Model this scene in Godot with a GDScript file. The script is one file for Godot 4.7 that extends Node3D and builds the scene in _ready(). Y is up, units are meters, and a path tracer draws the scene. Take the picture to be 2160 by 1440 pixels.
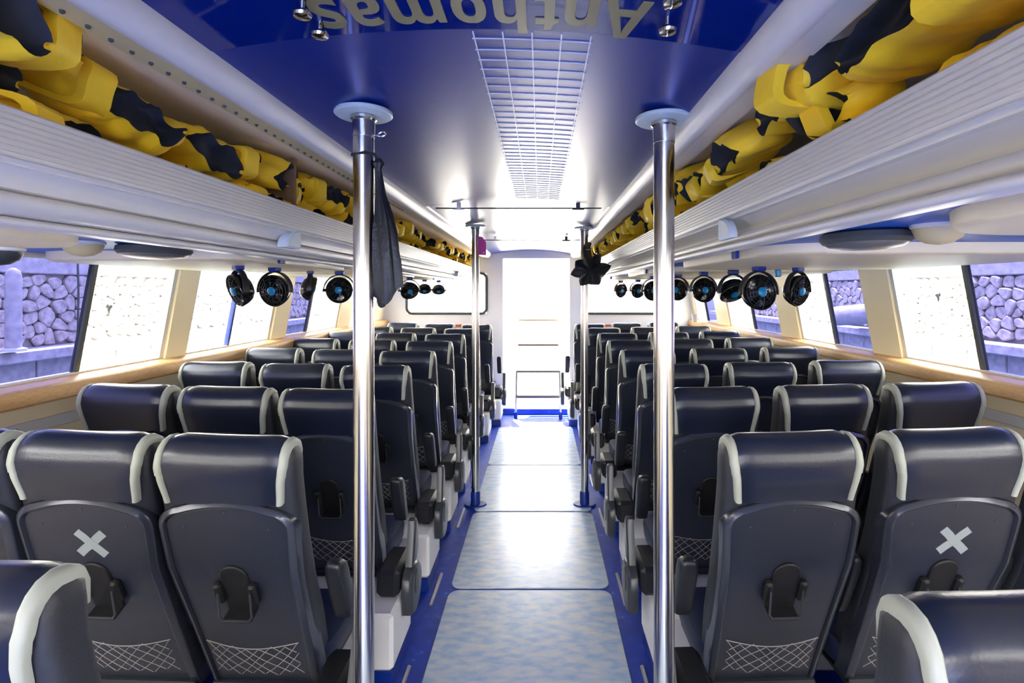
extends Node3D
# Cabin of a passenger ferry seen from the stern along the aisle. y up, metres, the camera looks to -z; "d" below is the distance in front of the camera (z = -d).

const EYE := 1.65
var mat := {}
var taken := {}


# ------------------------------------------------------------------ mesh builder
class Shape:
	var t := PackedVector3Array()          # triangle soup, counter-clockwise seen from outside

	func tri(a: Vector3, b: Vector3, c: Vector3) -> void:
		t.append(a); t.append(b); t.append(c)

	func quad(a: Vector3, b: Vector3, c: Vector3, d: Vector3) -> void:
		tri(a, b, c); tri(a, c, d)

	func start() -> int:
		return t.size()

	# turns the piece added since "from" right side out
	func orient(from: int) -> void:
		var mid := Vector3.ZERO
		for i in range(from, t.size()):
			mid += t[i]
		mid /= maxf(1.0, t.size() - from)
		var vol := 0.0
		for i in range(from, t.size(), 3):
			vol += (t[i] - mid).dot((t[i + 1] - mid).cross(t[i + 2] - mid))
		if vol < 0.0:
			for i in range(from, t.size(), 3):
				var k := t[i + 1]
				t[i + 1] = t[i + 2]
				t[i + 2] = k

	# for convex pieces: every triangle on its own
	func orient_convex(from: int) -> void:
		var mid := Vector3.ZERO
		for i in range(from, t.size()):
			mid += t[i]
		mid /= maxf(1.0, t.size() - from)
		for i in range(from, t.size(), 3):
			var n := (t[i + 1] - t[i]).cross(t[i + 2] - t[i])
			if n.dot((t[i] + t[i + 1] + t[i + 2]) / 3.0 - mid) < 0.0:
				var k := t[i + 1]
				t[i + 1] = t[i + 2]
				t[i + 2] = k

	func move(from: int, xf: Transform3D) -> void:
		for i in range(from, t.size()):
			t[i] = xf * t[i]

	func box(c: Vector3, s: Vector3, b := 0.0, xf := Transform3D.IDENTITY) -> void:
		var f := start()
		var h := s * 0.5
		b = minf(b, minf(h.x, minf(h.y, h.z)) * 0.98)
		var p := func(x: int, y: int, z: int, ax: int) -> Vector3:
			var v := Vector3(x * (h.x - b), y * (h.y - b), z * (h.z - b))
			v[ax] += b * [x, y, z][ax]
			return c + v
		for ax in 3:
			var o1 := (ax + 1) % 3
			var o2 := (ax + 2) % 3
			for s0 in [-1, 1]:
				var q := []
				for k in [[-1, -1], [1, -1], [1, 1], [-1, 1]]:
					var e := [0, 0, 0]
					e[ax] = s0; e[o1] = k[0]; e[o2] = k[1]
					q.append(p.call(e[0], e[1], e[2], ax))
				quad(q[0], q[1], q[2], q[3])
		if b > 0.0:
			for ax in 3:
				var o1 := (ax + 1) % 3
				var o2 := (ax + 2) % 3
				for k in [[-1, -1], [1, -1], [1, 1], [-1, 1]]:
					var lo := [0, 0, 0]
					lo[ax] = -1; lo[o1] = k[0]; lo[o2] = k[1]
					var hi := lo.duplicate()
					hi[ax] = 1
					quad(p.call(lo[0], lo[1], lo[2], o1), p.call(hi[0], hi[1], hi[2], o1), p.call(hi[0], hi[1], hi[2], o2), p.call(lo[0], lo[1], lo[2], o2))
			for x in [-1, 1]:
				for y in [-1, 1]:
					for z in [-1, 1]:
						tri(p.call(x, y, z, 0), p.call(x, y, z, 1), p.call(x, y, z, 2))
		orient_convex(f)
		move(f, xf)

	# rows of points; every row has the same length
	func grid(rows: Array, close_u := false, close_v := false, caps := false) -> void:
		var f := start()
		var nv := rows.size()
		var nu: int = rows[0].size()
		for j in (nv if close_v else nv - 1):
			var a: PackedVector3Array = rows[j]
			var b: PackedVector3Array = rows[(j + 1) % nv]
			for i in (nu if close_u else nu - 1):
				var k := (i + 1) % nu
				quad(a[i], a[k], b[k], b[i])
		if caps:
			for j in [0, nv - 1]:
				var r: PackedVector3Array = rows[j]
				var m := Vector3.ZERO
				for q in r:
					m += q
				m /= nu
				for i in nu:
					if j == 0:
						tri(m, r[(i + 1) % nu], r[i])
					else:
						tri(m, r[i], r[(i + 1) % nu])
		orient(f)

	func tube(path: PackedVector3Array, r: float, n := 8, closed := false) -> void:
		var rows := []
		var up := Vector3.UP
		var np := path.size()
		for i in np:
			var dir: Vector3
			if closed:
				dir = path[(i + 1) % np] - path[(i + np - 1) % np]
			else:
				dir = path[mini(i + 1, np - 1)] - path[maxi(i - 1, 0)]
			dir = dir.normalized()
			if absf(dir.dot(up)) > 0.95:
				up = Vector3.RIGHT if absf(dir.x) < 0.9 else Vector3.BACK
			var s := dir.cross(up).normalized()
			up = s.cross(dir).normalized()
			var row := PackedVector3Array()
			for k in n:
				var a := TAU * k / n
				row.append(path[i] + (s * cos(a) + up * sin(a)) * r)
			rows.append(row)
		grid(rows, true, closed, not closed)

	# profile of (radius, height) turned about y
	func lathe(profile: Array, n := 24, xf := Transform3D.IDENTITY) -> void:
		var f := start()
		var rows := []
		for p in profile:
			var row := PackedVector3Array()
			for k in n:
				var a := TAU * k / n
				row.append(Vector3(p[0] * cos(a), p[1], p[0] * sin(a)))
			rows.append(row)
		grid(rows, true, false, true)
		move(f, xf)
		orient(f)

	# polygon in x, y pushed from z0 to z1; "b" chamfers the z1 edge
	func prism(poly: PackedVector2Array, z0: float, z1: float, b := 0.0, xf := Transform3D.IDENTITY) -> void:
		var f := start()
		if Geometry2D.is_polygon_clockwise(poly):
			poly = poly.duplicate()
			poly.reverse()
		var n := poly.size()
		var top := poly
		if b > 0.0:
			top = PackedVector2Array()
			for i in n:
				var e0 := (poly[i] - poly[(i + n - 1) % n]).normalized()
				var e1 := (poly[(i + 1) % n] - poly[i]).normalized()
				var m := (e0.orthogonal() + e1.orthogonal()) * -1.0
				m = m.normalized() / maxf(0.5, m.length() * 0.5) if m.length() > 0.01 else Vector2.ZERO
				top.append(poly[i] + m * b)
		var zs := z1 - b * signf(z1 - z0)
		for i in n:
			var k := (i + 1) % n
			quad(Vector3(poly[i].x, poly[i].y, z0), Vector3(poly[k].x, poly[k].y, z0), Vector3(poly[k].x, poly[k].y, zs), Vector3(poly[i].x, poly[i].y, zs))
			if b > 0.0:
				quad(Vector3(poly[i].x, poly[i].y, zs), Vector3(poly[k].x, poly[k].y, zs), Vector3(top[k].x, top[k].y, z1), Vector3(top[i].x, top[i].y, z1))
		var cut := Geometry2D.triangulate_polygon(poly)
		for i in range(0, cut.size(), 3):
			var a := cut[i]; var bb := cut[i + 1]; var c := cut[i + 2]
			var flip := (poly[bb] - poly[a]).cross(poly[c] - poly[a]) < 0.0
			if flip:
				var k := bb
				bb = c
				c = k
			tri(Vector3(top[a].x, top[a].y, z1), Vector3(top[bb].x, top[bb].y, z1), Vector3(top[c].x, top[c].y, z1))
			tri(Vector3(poly[a].x, poly[a].y, z0), Vector3(poly[c].x, poly[c].y, z0), Vector3(poly[bb].x, poly[bb].y, z0))
		orient(f)
		move(f, xf)

	func commit(crease := 42.0) -> ArrayMesh:
		var n := t.size()
		var fn := PackedVector3Array()
		fn.resize(n / 3)
		var near := {}
		for i in range(0, n, 3):
			var nn := (t[i + 1] - t[i]).cross(t[i + 2] - t[i])
			fn[i / 3] = nn
			for k in 3:
				var key := Vector3i((t[i + k] * 20000.0).round())
				if near.has(key):
					near[key].append(i / 3)
				else:
					near[key] = [i / 3]
		var lim := cos(deg_to_rad(crease))
		var v := PackedVector3Array()
		var nr := PackedVector3Array()
		v.resize(n)
		nr.resize(n)
		var order := [0, 2, 1]                 # Godot's front faces run clockwise
		for i in range(0, n, 3):
			var me := fn[i / 3].normalized()
			for k in 3:
				var p := t[i + order[k]]
				var sum := Vector3.ZERO
				for q in near[Vector3i((p * 20000.0).round())]:
					var other := fn[q]
					if other.dot(me) >= lim * other.length():
						sum += other
				v[i + k] = p
				nr[i + k] = sum.normalized() if sum.length() > 1e-14 else (me if me.length() > 0.5 else Vector3.UP)
		var arrays := []
		arrays.resize(Mesh.ARRAY_MAX)
		arrays[Mesh.ARRAY_VERTEX] = v
		arrays[Mesh.ARRAY_NORMAL] = nr
		var m := ArrayMesh.new()
		m.add_surface_from_arrays(Mesh.PRIMITIVE_TRIANGLES, arrays)
		return m


# ------------------------------------------------------------------ scene helpers
func numbered(called: String) -> String:
	taken[called] = taken.get(called, -1) + 1
	return called if taken[called] == 0 else "%s_%03d" % [called, taken[called]]


func tag(o: Node3D, label: String, category: String, group := "") -> Node3D:
	o.set_meta("label", label)
	o.set_meta("category", category)
	if group:
		o.set_meta("group", group)
	return o


# a Node3D at the thing's base
func thing(called: String, at: Vector3, label: String, category: String, group := "") -> Node3D:
	var o := Node3D.new()
	o.name = numbered(called)
	add_child(o)
	o.position = at
	return tag(o, label, category, group)


func obj(called: String, s: Shape, m: Material, parent: Node = null, crease := 42.0) -> MeshInstance3D:
	return put(called, s.commit(crease), m, parent)


func put(called: String, mesh: Mesh, m: Material, parent: Node = null) -> MeshInstance3D:
	var o := MeshInstance3D.new()
	o.mesh = mesh
	o.material_override = m
	o.name = numbered(called) if parent == null else called
	(self if parent == null else parent).add_child(o, true)
	return o


func structure(called: String, label := "", category := "") -> Node3D:
	var o := Node3D.new()
	o.name = called
	add_child(o)
	o.set_meta("kind", "structure")
	if label:
		tag(o, label, category)
	return o


func copy(o: Node3D, at: Vector3, label: String) -> Node3D:
	var c: Node3D = o.duplicate()
	c.name = numbered(str(o.name).rstrip("0123456789").trim_suffix("_"))
	add_child(c)
	c.position = at
	c.set_meta("label", label)
	return c


func part_label(o: Node, label: String) -> Node:
	o.set_meta("label", label)
	return o


# ------------------------------------------------------------------ materials
func noise_tex(freq: float, size := 256, seed_ := 1, ramp: Gradient = null, kind := FastNoiseLite.TYPE_SIMPLEX_SMOOTH, octaves := 4) -> NoiseTexture2D:
	var n := FastNoiseLite.new()
	n.noise_type = kind
	n.frequency = freq
	n.seed = seed_
	n.fractal_octaves = octaves
	var x := NoiseTexture2D.new()
	x.noise = n
	x.width = size
	x.height = size
	x.seamless = true
	if ramp:
		x.color_ramp = ramp
	return x


func ramp(stops: Array) -> Gradient:
	var g := Gradient.new()
	var o := PackedFloat32Array()
	var c := PackedColorArray()
	for s in stops:
		o.append(s[0]); c.append(s[1])
	g.offsets = o
	g.colors = c
	return g


func c8(r: int, g: int, b: int) -> Color:
	return Color8(r, g, b)


func plain(name_: String, color: Color, rough := 0.6, metal := 0.0) -> StandardMaterial3D:
	var m := StandardMaterial3D.new()
	m.resource_name = name_
	m.albedo_color = color
	m.roughness = rough
	m.metallic = metal
	mat[name_] = m
	return m


func bump(m: StandardMaterial3D, tex: Texture2D, scale: float, depth: float) -> void:
	m.heightmap_enabled = true
	m.heightmap_texture = tex
	m.heightmap_scale = depth
	m.uv1_triplanar = true
	m.uv1_scale = Vector3.ONE * scale


func tint(m: StandardMaterial3D, tex: Texture2D, scale: Vector3) -> void:
	m.albedo_texture = tex
	m.uv1_triplanar = true
	m.uv1_scale = scale


func materials() -> void:
	var grain := noise_tex(0.09, 256, 3, null, FastNoiseLite.TYPE_CELLULAR, 2)
	var soft := noise_tex(0.02, 256, 5)
	var crumple := noise_tex(0.012, 256, 8, null, FastNoiseLite.TYPE_SIMPLEX, 3)
	var m := plain("vinyl", c8(36, 38, 43), 0.5)
	bump(m, grain, 6.0, 0.035)
	m = plain("headrest", c8(24, 30, 46), 0.3)
	bump(m, grain, 6.0, 0.02)
	m.specular_mode = BaseMaterial3D.SPECULAR_SCHLICK_GGX
	m = plain("piping", c8(164, 168, 152), 0.5)
	m = plain("shell", c8(46, 49, 58), 0.24)
	m = plain("panel", c8(34, 38, 49), 0.4)
	bump(m, noise_tex(0.2, 256, 9, null, FastNoiseLite.TYPE_SIMPLEX, 2), 5.0, 0.008)
	plain("black", c8(22, 23, 27), 0.42)
	plain("holder", c8(7, 7, 8), 0.6)
	plain("armgrey", c8(54, 57, 60), 0.36)
	plain("cord", c8(150, 146, 142), 0.7)
	plain("tape", c8(140, 148, 144), 0.6)
	plain("cushion", c8(24, 34, 62), 0.5)
	plain("steel", c8(205, 203, 198), 0.2, 1.0)
	plain("chrome", c8(225, 220, 210), 0.08, 1.0)
	plain("alu", c8(208, 208, 206), 0.34, 0.85)
	plain("disc", c8(196, 210, 208), 0.4)
	plain("ceilgloss", c8(4, 30, 112), 0.03)
	m = plain("ceilsatin", c8(6, 36, 120), 0.28)
	plain("ceilline", c8(196, 200, 214), 0.35)
	plain("gold", c8(136, 128, 88), 0.4)
	m = plain("rack", c8(214, 211, 202), 0.3)
	plain("cove", c8(214, 210, 204), 0.35)
	m = plain("rackback", Color.WHITE, 0.6)
	tint(m, noise_tex(0.006, 256, 21, ramp([[0.0, c8(232, 214, 182)], [0.6, c8(244, 228, 198)], [1.0, c8(238, 222, 190)]])), Vector3.ONE * 0.8)
	plain("strip", c8(206, 190, 140), 0.5)
	plain("cover", c8(196, 208, 214), 0.4)
	m = plain("cream", c8(246, 230, 190), 0.5)
	plain("white", c8(238, 236, 230), 0.5)
	plain("offwhite", c8(222, 222, 216), 0.5)
	m = plain("timber", Color.WHITE, 0.45)
	tint(m, noise_tex(0.05, 512, 31, ramp([[0.0, c8(190, 144, 88)], [0.5, c8(214, 170, 112)], [1.0, c8(224, 184, 128)]])), Vector3(9.0, 9.0, 0.9))
	m = plain("bluefloor", Color.WHITE, 0.5)
	tint(m, noise_tex(0.02, 512, 41, ramp([[0.0, c8(0, 46, 150)], [0.62, c8(0, 56, 176)], [0.86, c8(24, 76, 184)], [0.95, c8(110, 140, 190)], [1.0, c8(170, 184, 208)]])), Vector3.ONE * 1.1)
	m = plain("vinylsheet", Color.WHITE, 0.27)
	tint(m, noise_tex(0.011, 1024, 43, ramp([[0.0, c8(160, 194, 228)], [0.35, c8(188, 210, 230)], [0.55, c8(208, 220, 232)], [0.75, c8(220, 226, 230)], [1.0, c8(234, 234, 230)]]), FastNoiseLite.TYPE_SIMPLEX_SMOOTH, 6), Vector3(0.7, 0.7, 1.5))
	m.heightmap_enabled = true
	m.heightmap_texture = soft
	m.heightmap_scale = 0.05
	plain("deepblue", c8(10, 44, 132), 0.35)
	plain("soffitblue", c8(34, 96, 190), 0.4)
	m = plain("yellow", c8(250, 208, 40), 0.62)
	m.rim_enabled = true
	m.rim = 0.3
	bump(m, crumple, 4.0, 0.25)
	m = plain("lining", c8(30, 34, 44), 0.7)
	bump(m, crumple, 4.0, 0.2)
	plain("fan", c8(20, 22, 22), 0.12)
	plain("fanhub", c8(10, 128, 176), 0.3)
	m = plain("bag", c8(16, 20, 24), 0.5)
	bump(m, noise_tex(0.05, 256, 51, null, FastNoiseLite.TYPE_CELLULAR, 2), 6.0, 0.12)
	plain("binbag", c8(34, 36, 38), 0.35)
	plain("pink", c8(206, 60, 150), 0.55)
	plain("orange", c8(222, 92, 50), 0.55)
	plain("brown", c8(112, 84, 58), 0.6)
	plain("tread", c8(120, 104, 92), 0.5)
	plain("gasket", c8(70, 74, 70), 0.5)
	m = plain("stone", Color.WHITE, 0.85)
	tint(m, noise_tex(0.02, 512, 61, ramp([[0.0, c8(140, 132, 128)], [0.5, c8(186, 178, 170)], [1.0, c8(214, 206, 196)]])), Vector3.ONE * 0.9)
	m = plain("mortar", c8(158, 150, 146), 0.9)
	m = plain("concrete", Color.WHITE, 0.9)
	tint(m, noise_tex(0.02, 512, 63, ramp([[0.0, c8(150, 146, 150)], [0.6, c8(186, 182, 182)], [1.0, c8(204, 200, 198)]])), Vector3.ONE * 0.7)
	plain("water", c8(70, 96, 110), 0.12)
	m = plain("glass", Color(0.95, 0.97, 1.0, 0.03), 0.02)
	m.transparency = BaseMaterial3D.TRANSPARENCY_ALPHA
	m = plain("tinted", Color(0.305, 0.31, 0.475, 0.0), 0.0)
	m.refraction_enabled = true
	m.refraction_scale = 0.0005


# ------------------------------------------------------------------ the look
func _ready() -> void:
	var cam := Camera3D.new()
	cam.name = "camera"
	cam.projection = Camera3D.PROJECTION_FRUSTUM
	cam.near = 0.05
	cam.far = 200.0
	cam.size = 0.05 * 1440.0 / 1130.0
	cam.frustum_offset = Vector2(-60.0, -107.0) / 1130.0 * 0.05
	cam.position = Vector3(0, EYE, 0)
	add_child(cam)
	cam.current = true

	var sky := ProceduralSkyMaterial.new()
	sky.sky_top_color = Color(0.93, 0.94, 0.97)
	sky.sky_horizon_color = Color(1.0, 0.97, 0.91)
	sky.sky_curve = 0.25
	sky.ground_bottom_color = Color(0.5, 0.49, 0.47)
	sky.ground_horizon_color = Color(0.7, 0.72, 0.74)
	sky.sun_angle_max = 4.0
	var env := Environment.new()
	env.background_mode = Environment.BG_SKY
	env.sky = Sky.new()
	env.sky.sky_material = sky
	env.background_energy_multiplier = 1.0
	env.tonemap_mode = Environment.TONE_MAPPER_LINEAR
	env.tonemap_exposure = 18.0
	env.sdfgi_enabled = true
	env.ssao_enabled = true
	env.ssil_enabled = true
	var we := WorldEnvironment.new()
	we.name = "sky"
	we.environment = env
	add_child(we)

	var sun := DirectionalLight3D.new()
	sun.name = "sun"
	sun.light_energy = 1.6
	sun.light_color = Color(1.0, 0.97, 0.9)
	sun.light_angular_distance = 0.6
	sun.shadow_enabled = true
	add_child(sun)
	sun.look_at_from_position(Vector3(-1.2, 9.0, -3.4), Vector3.ZERO, Vector3.FORWARD)

	materials()
	shell()
	ceiling()
	for s in [-1, 1]:
		side_wall(s)
		rack(s)
	front()
	back()
	outside()
	poles()
	seats()
	jackets()
	fans()
	fixtures()
	small_things()


# ------------------------------------------------------------------ room
const WALL_L := -2.1
const WALL_R := 2.05
const D_FRONT := 7.15
const D_BACK := -2.4
const XC := -0.135                      # middle of the ceiling panel


func wall_x(s: int) -> float:
	return WALL_L if s < 0 else WALL_R


func shell() -> void:
	var floor_ := structure("floor", "dark blue painted cabin floor with worn patches", "floor")
	var s := Shape.new()
	s.box(Vector3((WALL_L + WALL_R) / 2, -0.06, -(D_FRONT + D_BACK) / 2), Vector3(WALL_R - WALL_L + 0.1, 0.12, D_FRONT - D_BACK))
	obj("deck_boards", s, mat.bluefloor, floor_)
	var ends := [[-1.4, 0.6], [0.62, 2.945], [2.965, 3.98], [4.0, 5.05], [5.06, 6.45]]
	for e in ends:
		s = Shape.new()
		var x0 := -0.50
		var x1 := 0.385
		var r := 0.06
		var poly := PackedVector2Array()
		for c in [[x1 - r, e[1] - r, 0.0], [x0 + r, e[1] - r, 90.0], [x0 + r, e[0] + r, 180.0], [x1 - r, e[0] + r, 270.0]]:
			for k in 6:
				var a := deg_to_rad(c[2] + 18.0 * k)
				poly.append(Vector2(c[0] + r * cos(a), c[1] + r * sin(a)))
		s.prism(poly, 0.0, 0.007, 0.003, Transform3D(Basis(Vector3(1, 0, 0), Vector3(0, 0, -1), Vector3(0, 1, 0)), Vector3.ZERO))
		obj("vinyl_sheet", s, mat.vinylsheet, floor_)
	for side in [-1, 1]:
		for d in [[1.35, 1.75], [2.0, 2.35], [2.8, 3.12], [3.72, 4.05], [4.5, 4.8]]:
			s = Shape.new()
			s.box(Vector3(-0.575 if side < 0 else 0.445, 0.006, -(d[0] + d[1]) / 2), Vector3(0.018, 0.012, d[1] - d[0]), 0.004)
			obj("edge_strip", s, mat.alu, floor_)
	# roof over everything
	var roof := structure("ceiling", "dark blue ceiling panels over the aisle with a pale line grid", "ceiling")
	s = Shape.new()
	s.box(Vector3((WALL_L + WALL_R) / 2, 2.36, -(D_FRONT + D_BACK) / 2), Vector3(WALL_R - WALL_L + 0.2, 0.08, D_FRONT - D_BACK))
	obj("roof_slab", s, mat.white, roof)


func ceil_y(x: float) -> float:
	return 2.175 - 0.03 * pow((x - XC) / 0.43, 2.0)


func ceil_panel(called: String, d0: float, d1: float, lift: float, m: Material, roof: Node) -> void:
	var s := Shape.new()
	var poly := PackedVector2Array()
	for i in 21:
		var x := XC - 0.56 + 1.12 * i / 20.0
		poly.append(Vector2(x, ceil_y(x) + lift))
	for i in 21:
		var x := XC + 0.56 - 1.12 * i / 20.0
		poly.append(Vector2(x, ceil_y(x) + lift + 0.03))
	s.prism(poly, -d1, -d0)
	obj(called, s, m, roof)


func strip_on_ceiling(x0: float, x1: float, d0: float, d1: float, roof: Node) -> void:
	var s := Shape.new()
	var n := 1 if x1 - x0 < 0.02 else 10
	var rows := []
	for i in n + 1:
		var x := lerpf(x0, x1, float(i) / n)
		var y := ceil_y(x)
		rows.append(PackedVector3Array([Vector3(x, y + 0.004, -d0), Vector3(x, y - 0.0012, -d0), Vector3(x, y - 0.0012, -d1), Vector3(x, y + 0.004, -d1)]))
	s.grid(rows, true, false, true)
	obj("grid_line", s, mat.ceilline, roof)


func ceiling() -> void:
	var roof: Node = get_node("ceiling")
	ceil_panel("gloss_panel", D_BACK, 1.075, 0.0, mat.ceilgloss, roof)
	ceil_panel("satin_panel", 1.077, 3.07, 0.001, mat.ceilsatin, roof)
	ceil_panel("satin_panel", 3.13, D_FRONT, 0.012, mat.ceilsatin, roof)
	for i in 5:
		var x := -0.137 + 0.06 * i
		strip_on_ceiling(x - 0.0016, x + 0.0016, 1.085, 3.06, roof)
	for i in 38:
		var d := 1.115 + 0.0515 * i
		strip_on_ceiling(-0.142, 0.108, d - 0.0012, d + 0.0012, roof)
	# lettering, upside down for someone who looks forward
	var word := "Anthomas"
	var font := SystemFont.new()
	font.font_names = PackedStringArray(["Droid Sans"])
	font.font_weight = 700
	var plate := thing("ceiling_lettering", Vector3(-0.1, ceil_y(-0.1), -0.95), "gold lettering upside down on the glossy blue ceiling panel", "lettering")
	var px := 0.00155
	var wide := 1.28
	var tall := 1.9
	var pen := 0.2
	for ch in word:
		var tm := TextMesh.new()
		tm.font = font
		tm.text = ch
		tm.font_size = 64
		tm.pixel_size = px
		tm.depth = 0.002
		tm.horizontal_alignment = HORIZONTAL_ALIGNMENT_LEFT
		tm.vertical_alignment = VERTICAL_ALIGNMENT_BOTTOM
		var a := tm.get_mesh_arrays()
		var v: PackedVector3Array = a[Mesh.ARRAY_VERTEX]
		var nn: PackedVector3Array = a[Mesh.ARRAY_NORMAL]
		for i in v.size():
			var x := pen - v[i].x * wide
			var z := -0.893 - v[i].y * tall
			var y := ceil_y(x) - 0.0015 - v[i].z
			v[i] = Vector3(x, y, z) - plate.position
			nn[i] = Vector3(-nn[i].x, -nn[i].z, -nn[i].y)
		var arrays := []
		arrays.resize(Mesh.ARRAY_MAX)
		arrays[Mesh.ARRAY_VERTEX] = v
		arrays[Mesh.ARRAY_NORMAL] = nn
		arrays[Mesh.ARRAY_INDEX] = a[Mesh.ARRAY_INDEX]
		var am := ArrayMesh.new()
		am.add_surface_from_arrays(Mesh.PRIMITIVE_TRIANGLES, arrays)
		put("letter", am, mat.gold, plate)
		pen -= font.get_string_size(ch, HORIZONTAL_ALIGNMENT_LEFT, -1, 64).x * px * wide


# wall frame of the sloping upper side: u along d, v up from the sill
func side_wall(s: int) -> void:
	var x := wall_x(s)
	var called := "left" if s < 0 else "right"
	var w := structure("wall_" + called, "cream side wall with leaning window posts on the %s" % called, "wall")
	var sh := Shape.new()
	sh.box(Vector3(x + s * 0.04, 0.62, -(D_FRONT + D_BACK) / 2), Vector3(0.08, 1.24, D_FRONT - D_BACK))
	obj("lower_panel", sh, mat.cream, w)
	var lean := -s * 0.10             # inward shift of the wall from sill to soffit
	var y0 := 1.24
	var y1 := 1.80
	var basis_y := Vector3(lean, y1 - y0, 0)
	var posts: Array = [[-2.4, -2.25], [-0.75, -0.55], [1.05, 1.25], [2.99, 3.16], [4.16, 4.40], [5.53, 5.88], [6.75, 7.15]] if s < 0 else [[-2.4, -2.25], [-0.75, -0.55], [1.05, 1.25], [3.03, 3.29], [4.21, 4.54], [5.79, 6.18], [7.0, 7.15]]
	for p in posts:
		sh = Shape.new()
		for k in 1:
			var rows := []
			for e in [Vector3(x, y0, 0), Vector3(x, y0, 0) + basis_y]:
				rows.append(PackedVector3Array([e + Vector3(0, 0, -p[0]), e + Vector3(0, 0, -p[1]), e + Vector3(s * 0.07, 0, -p[1]), e + Vector3(s * 0.07, 0, -p[0])]))
			sh.grid(rows, true, false, true)
		obj("window_post", sh, mat.cream, w)
	sh = Shape.new()
	sh.box(Vector3(x + lean + s * 0.1, y1 + 0.27, -(D_FRONT + D_BACK) / 2), Vector3(0.2, 0.56, D_FRONT - D_BACK))
	obj("header_panel", sh, mat.cream, w)
	# timber sill
	var t := structure("trim_1" if s < 0 else "trim_2", "honey brown timber window ledge along the %s wall" % called, "ledge")
	sh = Shape.new()
	var poly := PackedVector2Array([Vector2(x + s * 0.03, 1.19), Vector2(x - s * 0.075, 1.19), Vector2(x - s * 0.085, 1.2), Vector2(x - s * 0.085, 1.245), Vector2(x - s * 0.07, 1.262), Vector2(x + s * 0.03, 1.275)])
	sh.prism(poly, -7.14, 2.38)
	obj("ledge", sh, mat.timber, t)
	# aluminium strip under the ledge
	sh = Shape.new()
	sh.box(Vector3(x - s * 0.006, 1.09, -(D_FRONT + D_BACK) / 2), Vector3(0.014, 0.05, D_FRONT - D_BACK - 0.1), 0.003)
	obj("wall_strip", sh, mat.offwhite, w)
	for d in [1.2, 1.95, 2.12, 2.9, 3.7]:
		sh = Shape.new()
		sh.box(Vector3(x - s * 0.015, 1.09, -d), Vector3(0.012, 0.022, 0.03), 0.003)
		obj("strip_clip", sh, mat.steel, w)
	# windows
	var panes: Array
	if s < 0:
		panes = [[-0.55, 1.05, 0.3, "clear", "clear"], [1.25, 2.99, 2.44, "tinted", "clear"], [3.16, 4.16, 3.62, "clear", "clear"], [4.40, 5.53, 4.83, "tinted", "clear"], [5.88, 6.75, 6.3, "clear", "clear"]]
	else:
		panes = [[-0.55, 1.05, 0.3, "clear", "clear"], [1.25, 3.03, 2.50, "tinted", "clear"], [3.29, 4.21, 3.74, "tinted", "clear"], [4.54, 5.79, 5.15, "tinted", "clear"], [6.18, 7.0, 6.6, "tinted", "clear"]]
	var first := 1 if s < 0 else 6
	for i in panes.size():
		var q: Array = panes[i]
		var win := structure("window_%d" % (first + i), "%s side sliding window in a slim pale frame, %s from the stern" % [called, ORDER[i]], "window")
		var at := func(d: float, v: float, off: float) -> Vector3:
			return Vector3(x + lean * v + s * off, lerpf(1.262, 1.80, v), -d)
		var bar := func(d0: float, d1: float, v0: float, v1: float, o0: float, o1: float, m: Material, nm: String) -> MeshInstance3D:
			var b := Shape.new()
			b.grid([PackedVector3Array([at.call(d0, v0, o0), at.call(d1, v0, o0), at.call(d1, v0, o1), at.call(d0, v0, o1)]), PackedVector3Array([at.call(d0, v1, o0), at.call(d1, v1, o0), at.call(d1, v1, o1), at.call(d0, v1, o1)])], true, false, true)
			return obj(nm, b, m, win)
		bar.call(q[0], q[0] + 0.028, 0.0, 1.0, 0.012, 0.05, mat.offwhite, "frame_bar")
		bar.call(q[1] - 0.028, q[1], 0.0, 1.0, 0.012, 0.05, mat.offwhite, "frame_bar")
		bar.call(q[0] + 0.03, q[1] - 0.03, 0.0, 0.035, 0.012, 0.05, mat.offwhite, "frame_bar")
		bar.call(q[0] + 0.03, q[1] - 0.03, 0.965, 1.0, 0.012, 0.05, mat.offwhite, "frame_bar")
		var dark: bool = q[3] == "tinted" or q[4] == "tinted"
		bar.call(q[2] - 0.011, q[2] + 0.011, 0.036, 0.964, 0.014, 0.04, mat.gasket if dark else mat.deepblue, "mullion")
		for k in 2:
			var kind: String = q[3 + k]
			var pn: MeshInstance3D = bar.call(q[0] + 0.03 if k == 0 else q[2] + 0.012, q[2] - 0.012 if k == 0 else q[1] - 0.03, 0.036, 0.964, 0.026, 0.030, mat.tinted if kind == "tinted" else mat.glass, "pane")
			if kind == "tinted":
				part_label(pn, "violet tinted pane")


# ------------------------------------------------------------------ racks, coves and soffits
func mirror(pts: Array, s: int) -> PackedVector2Array:
	var out := PackedVector2Array()
	for p in pts:
		out.append(Vector2(s * p[0], p[1]))
	return out


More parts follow.
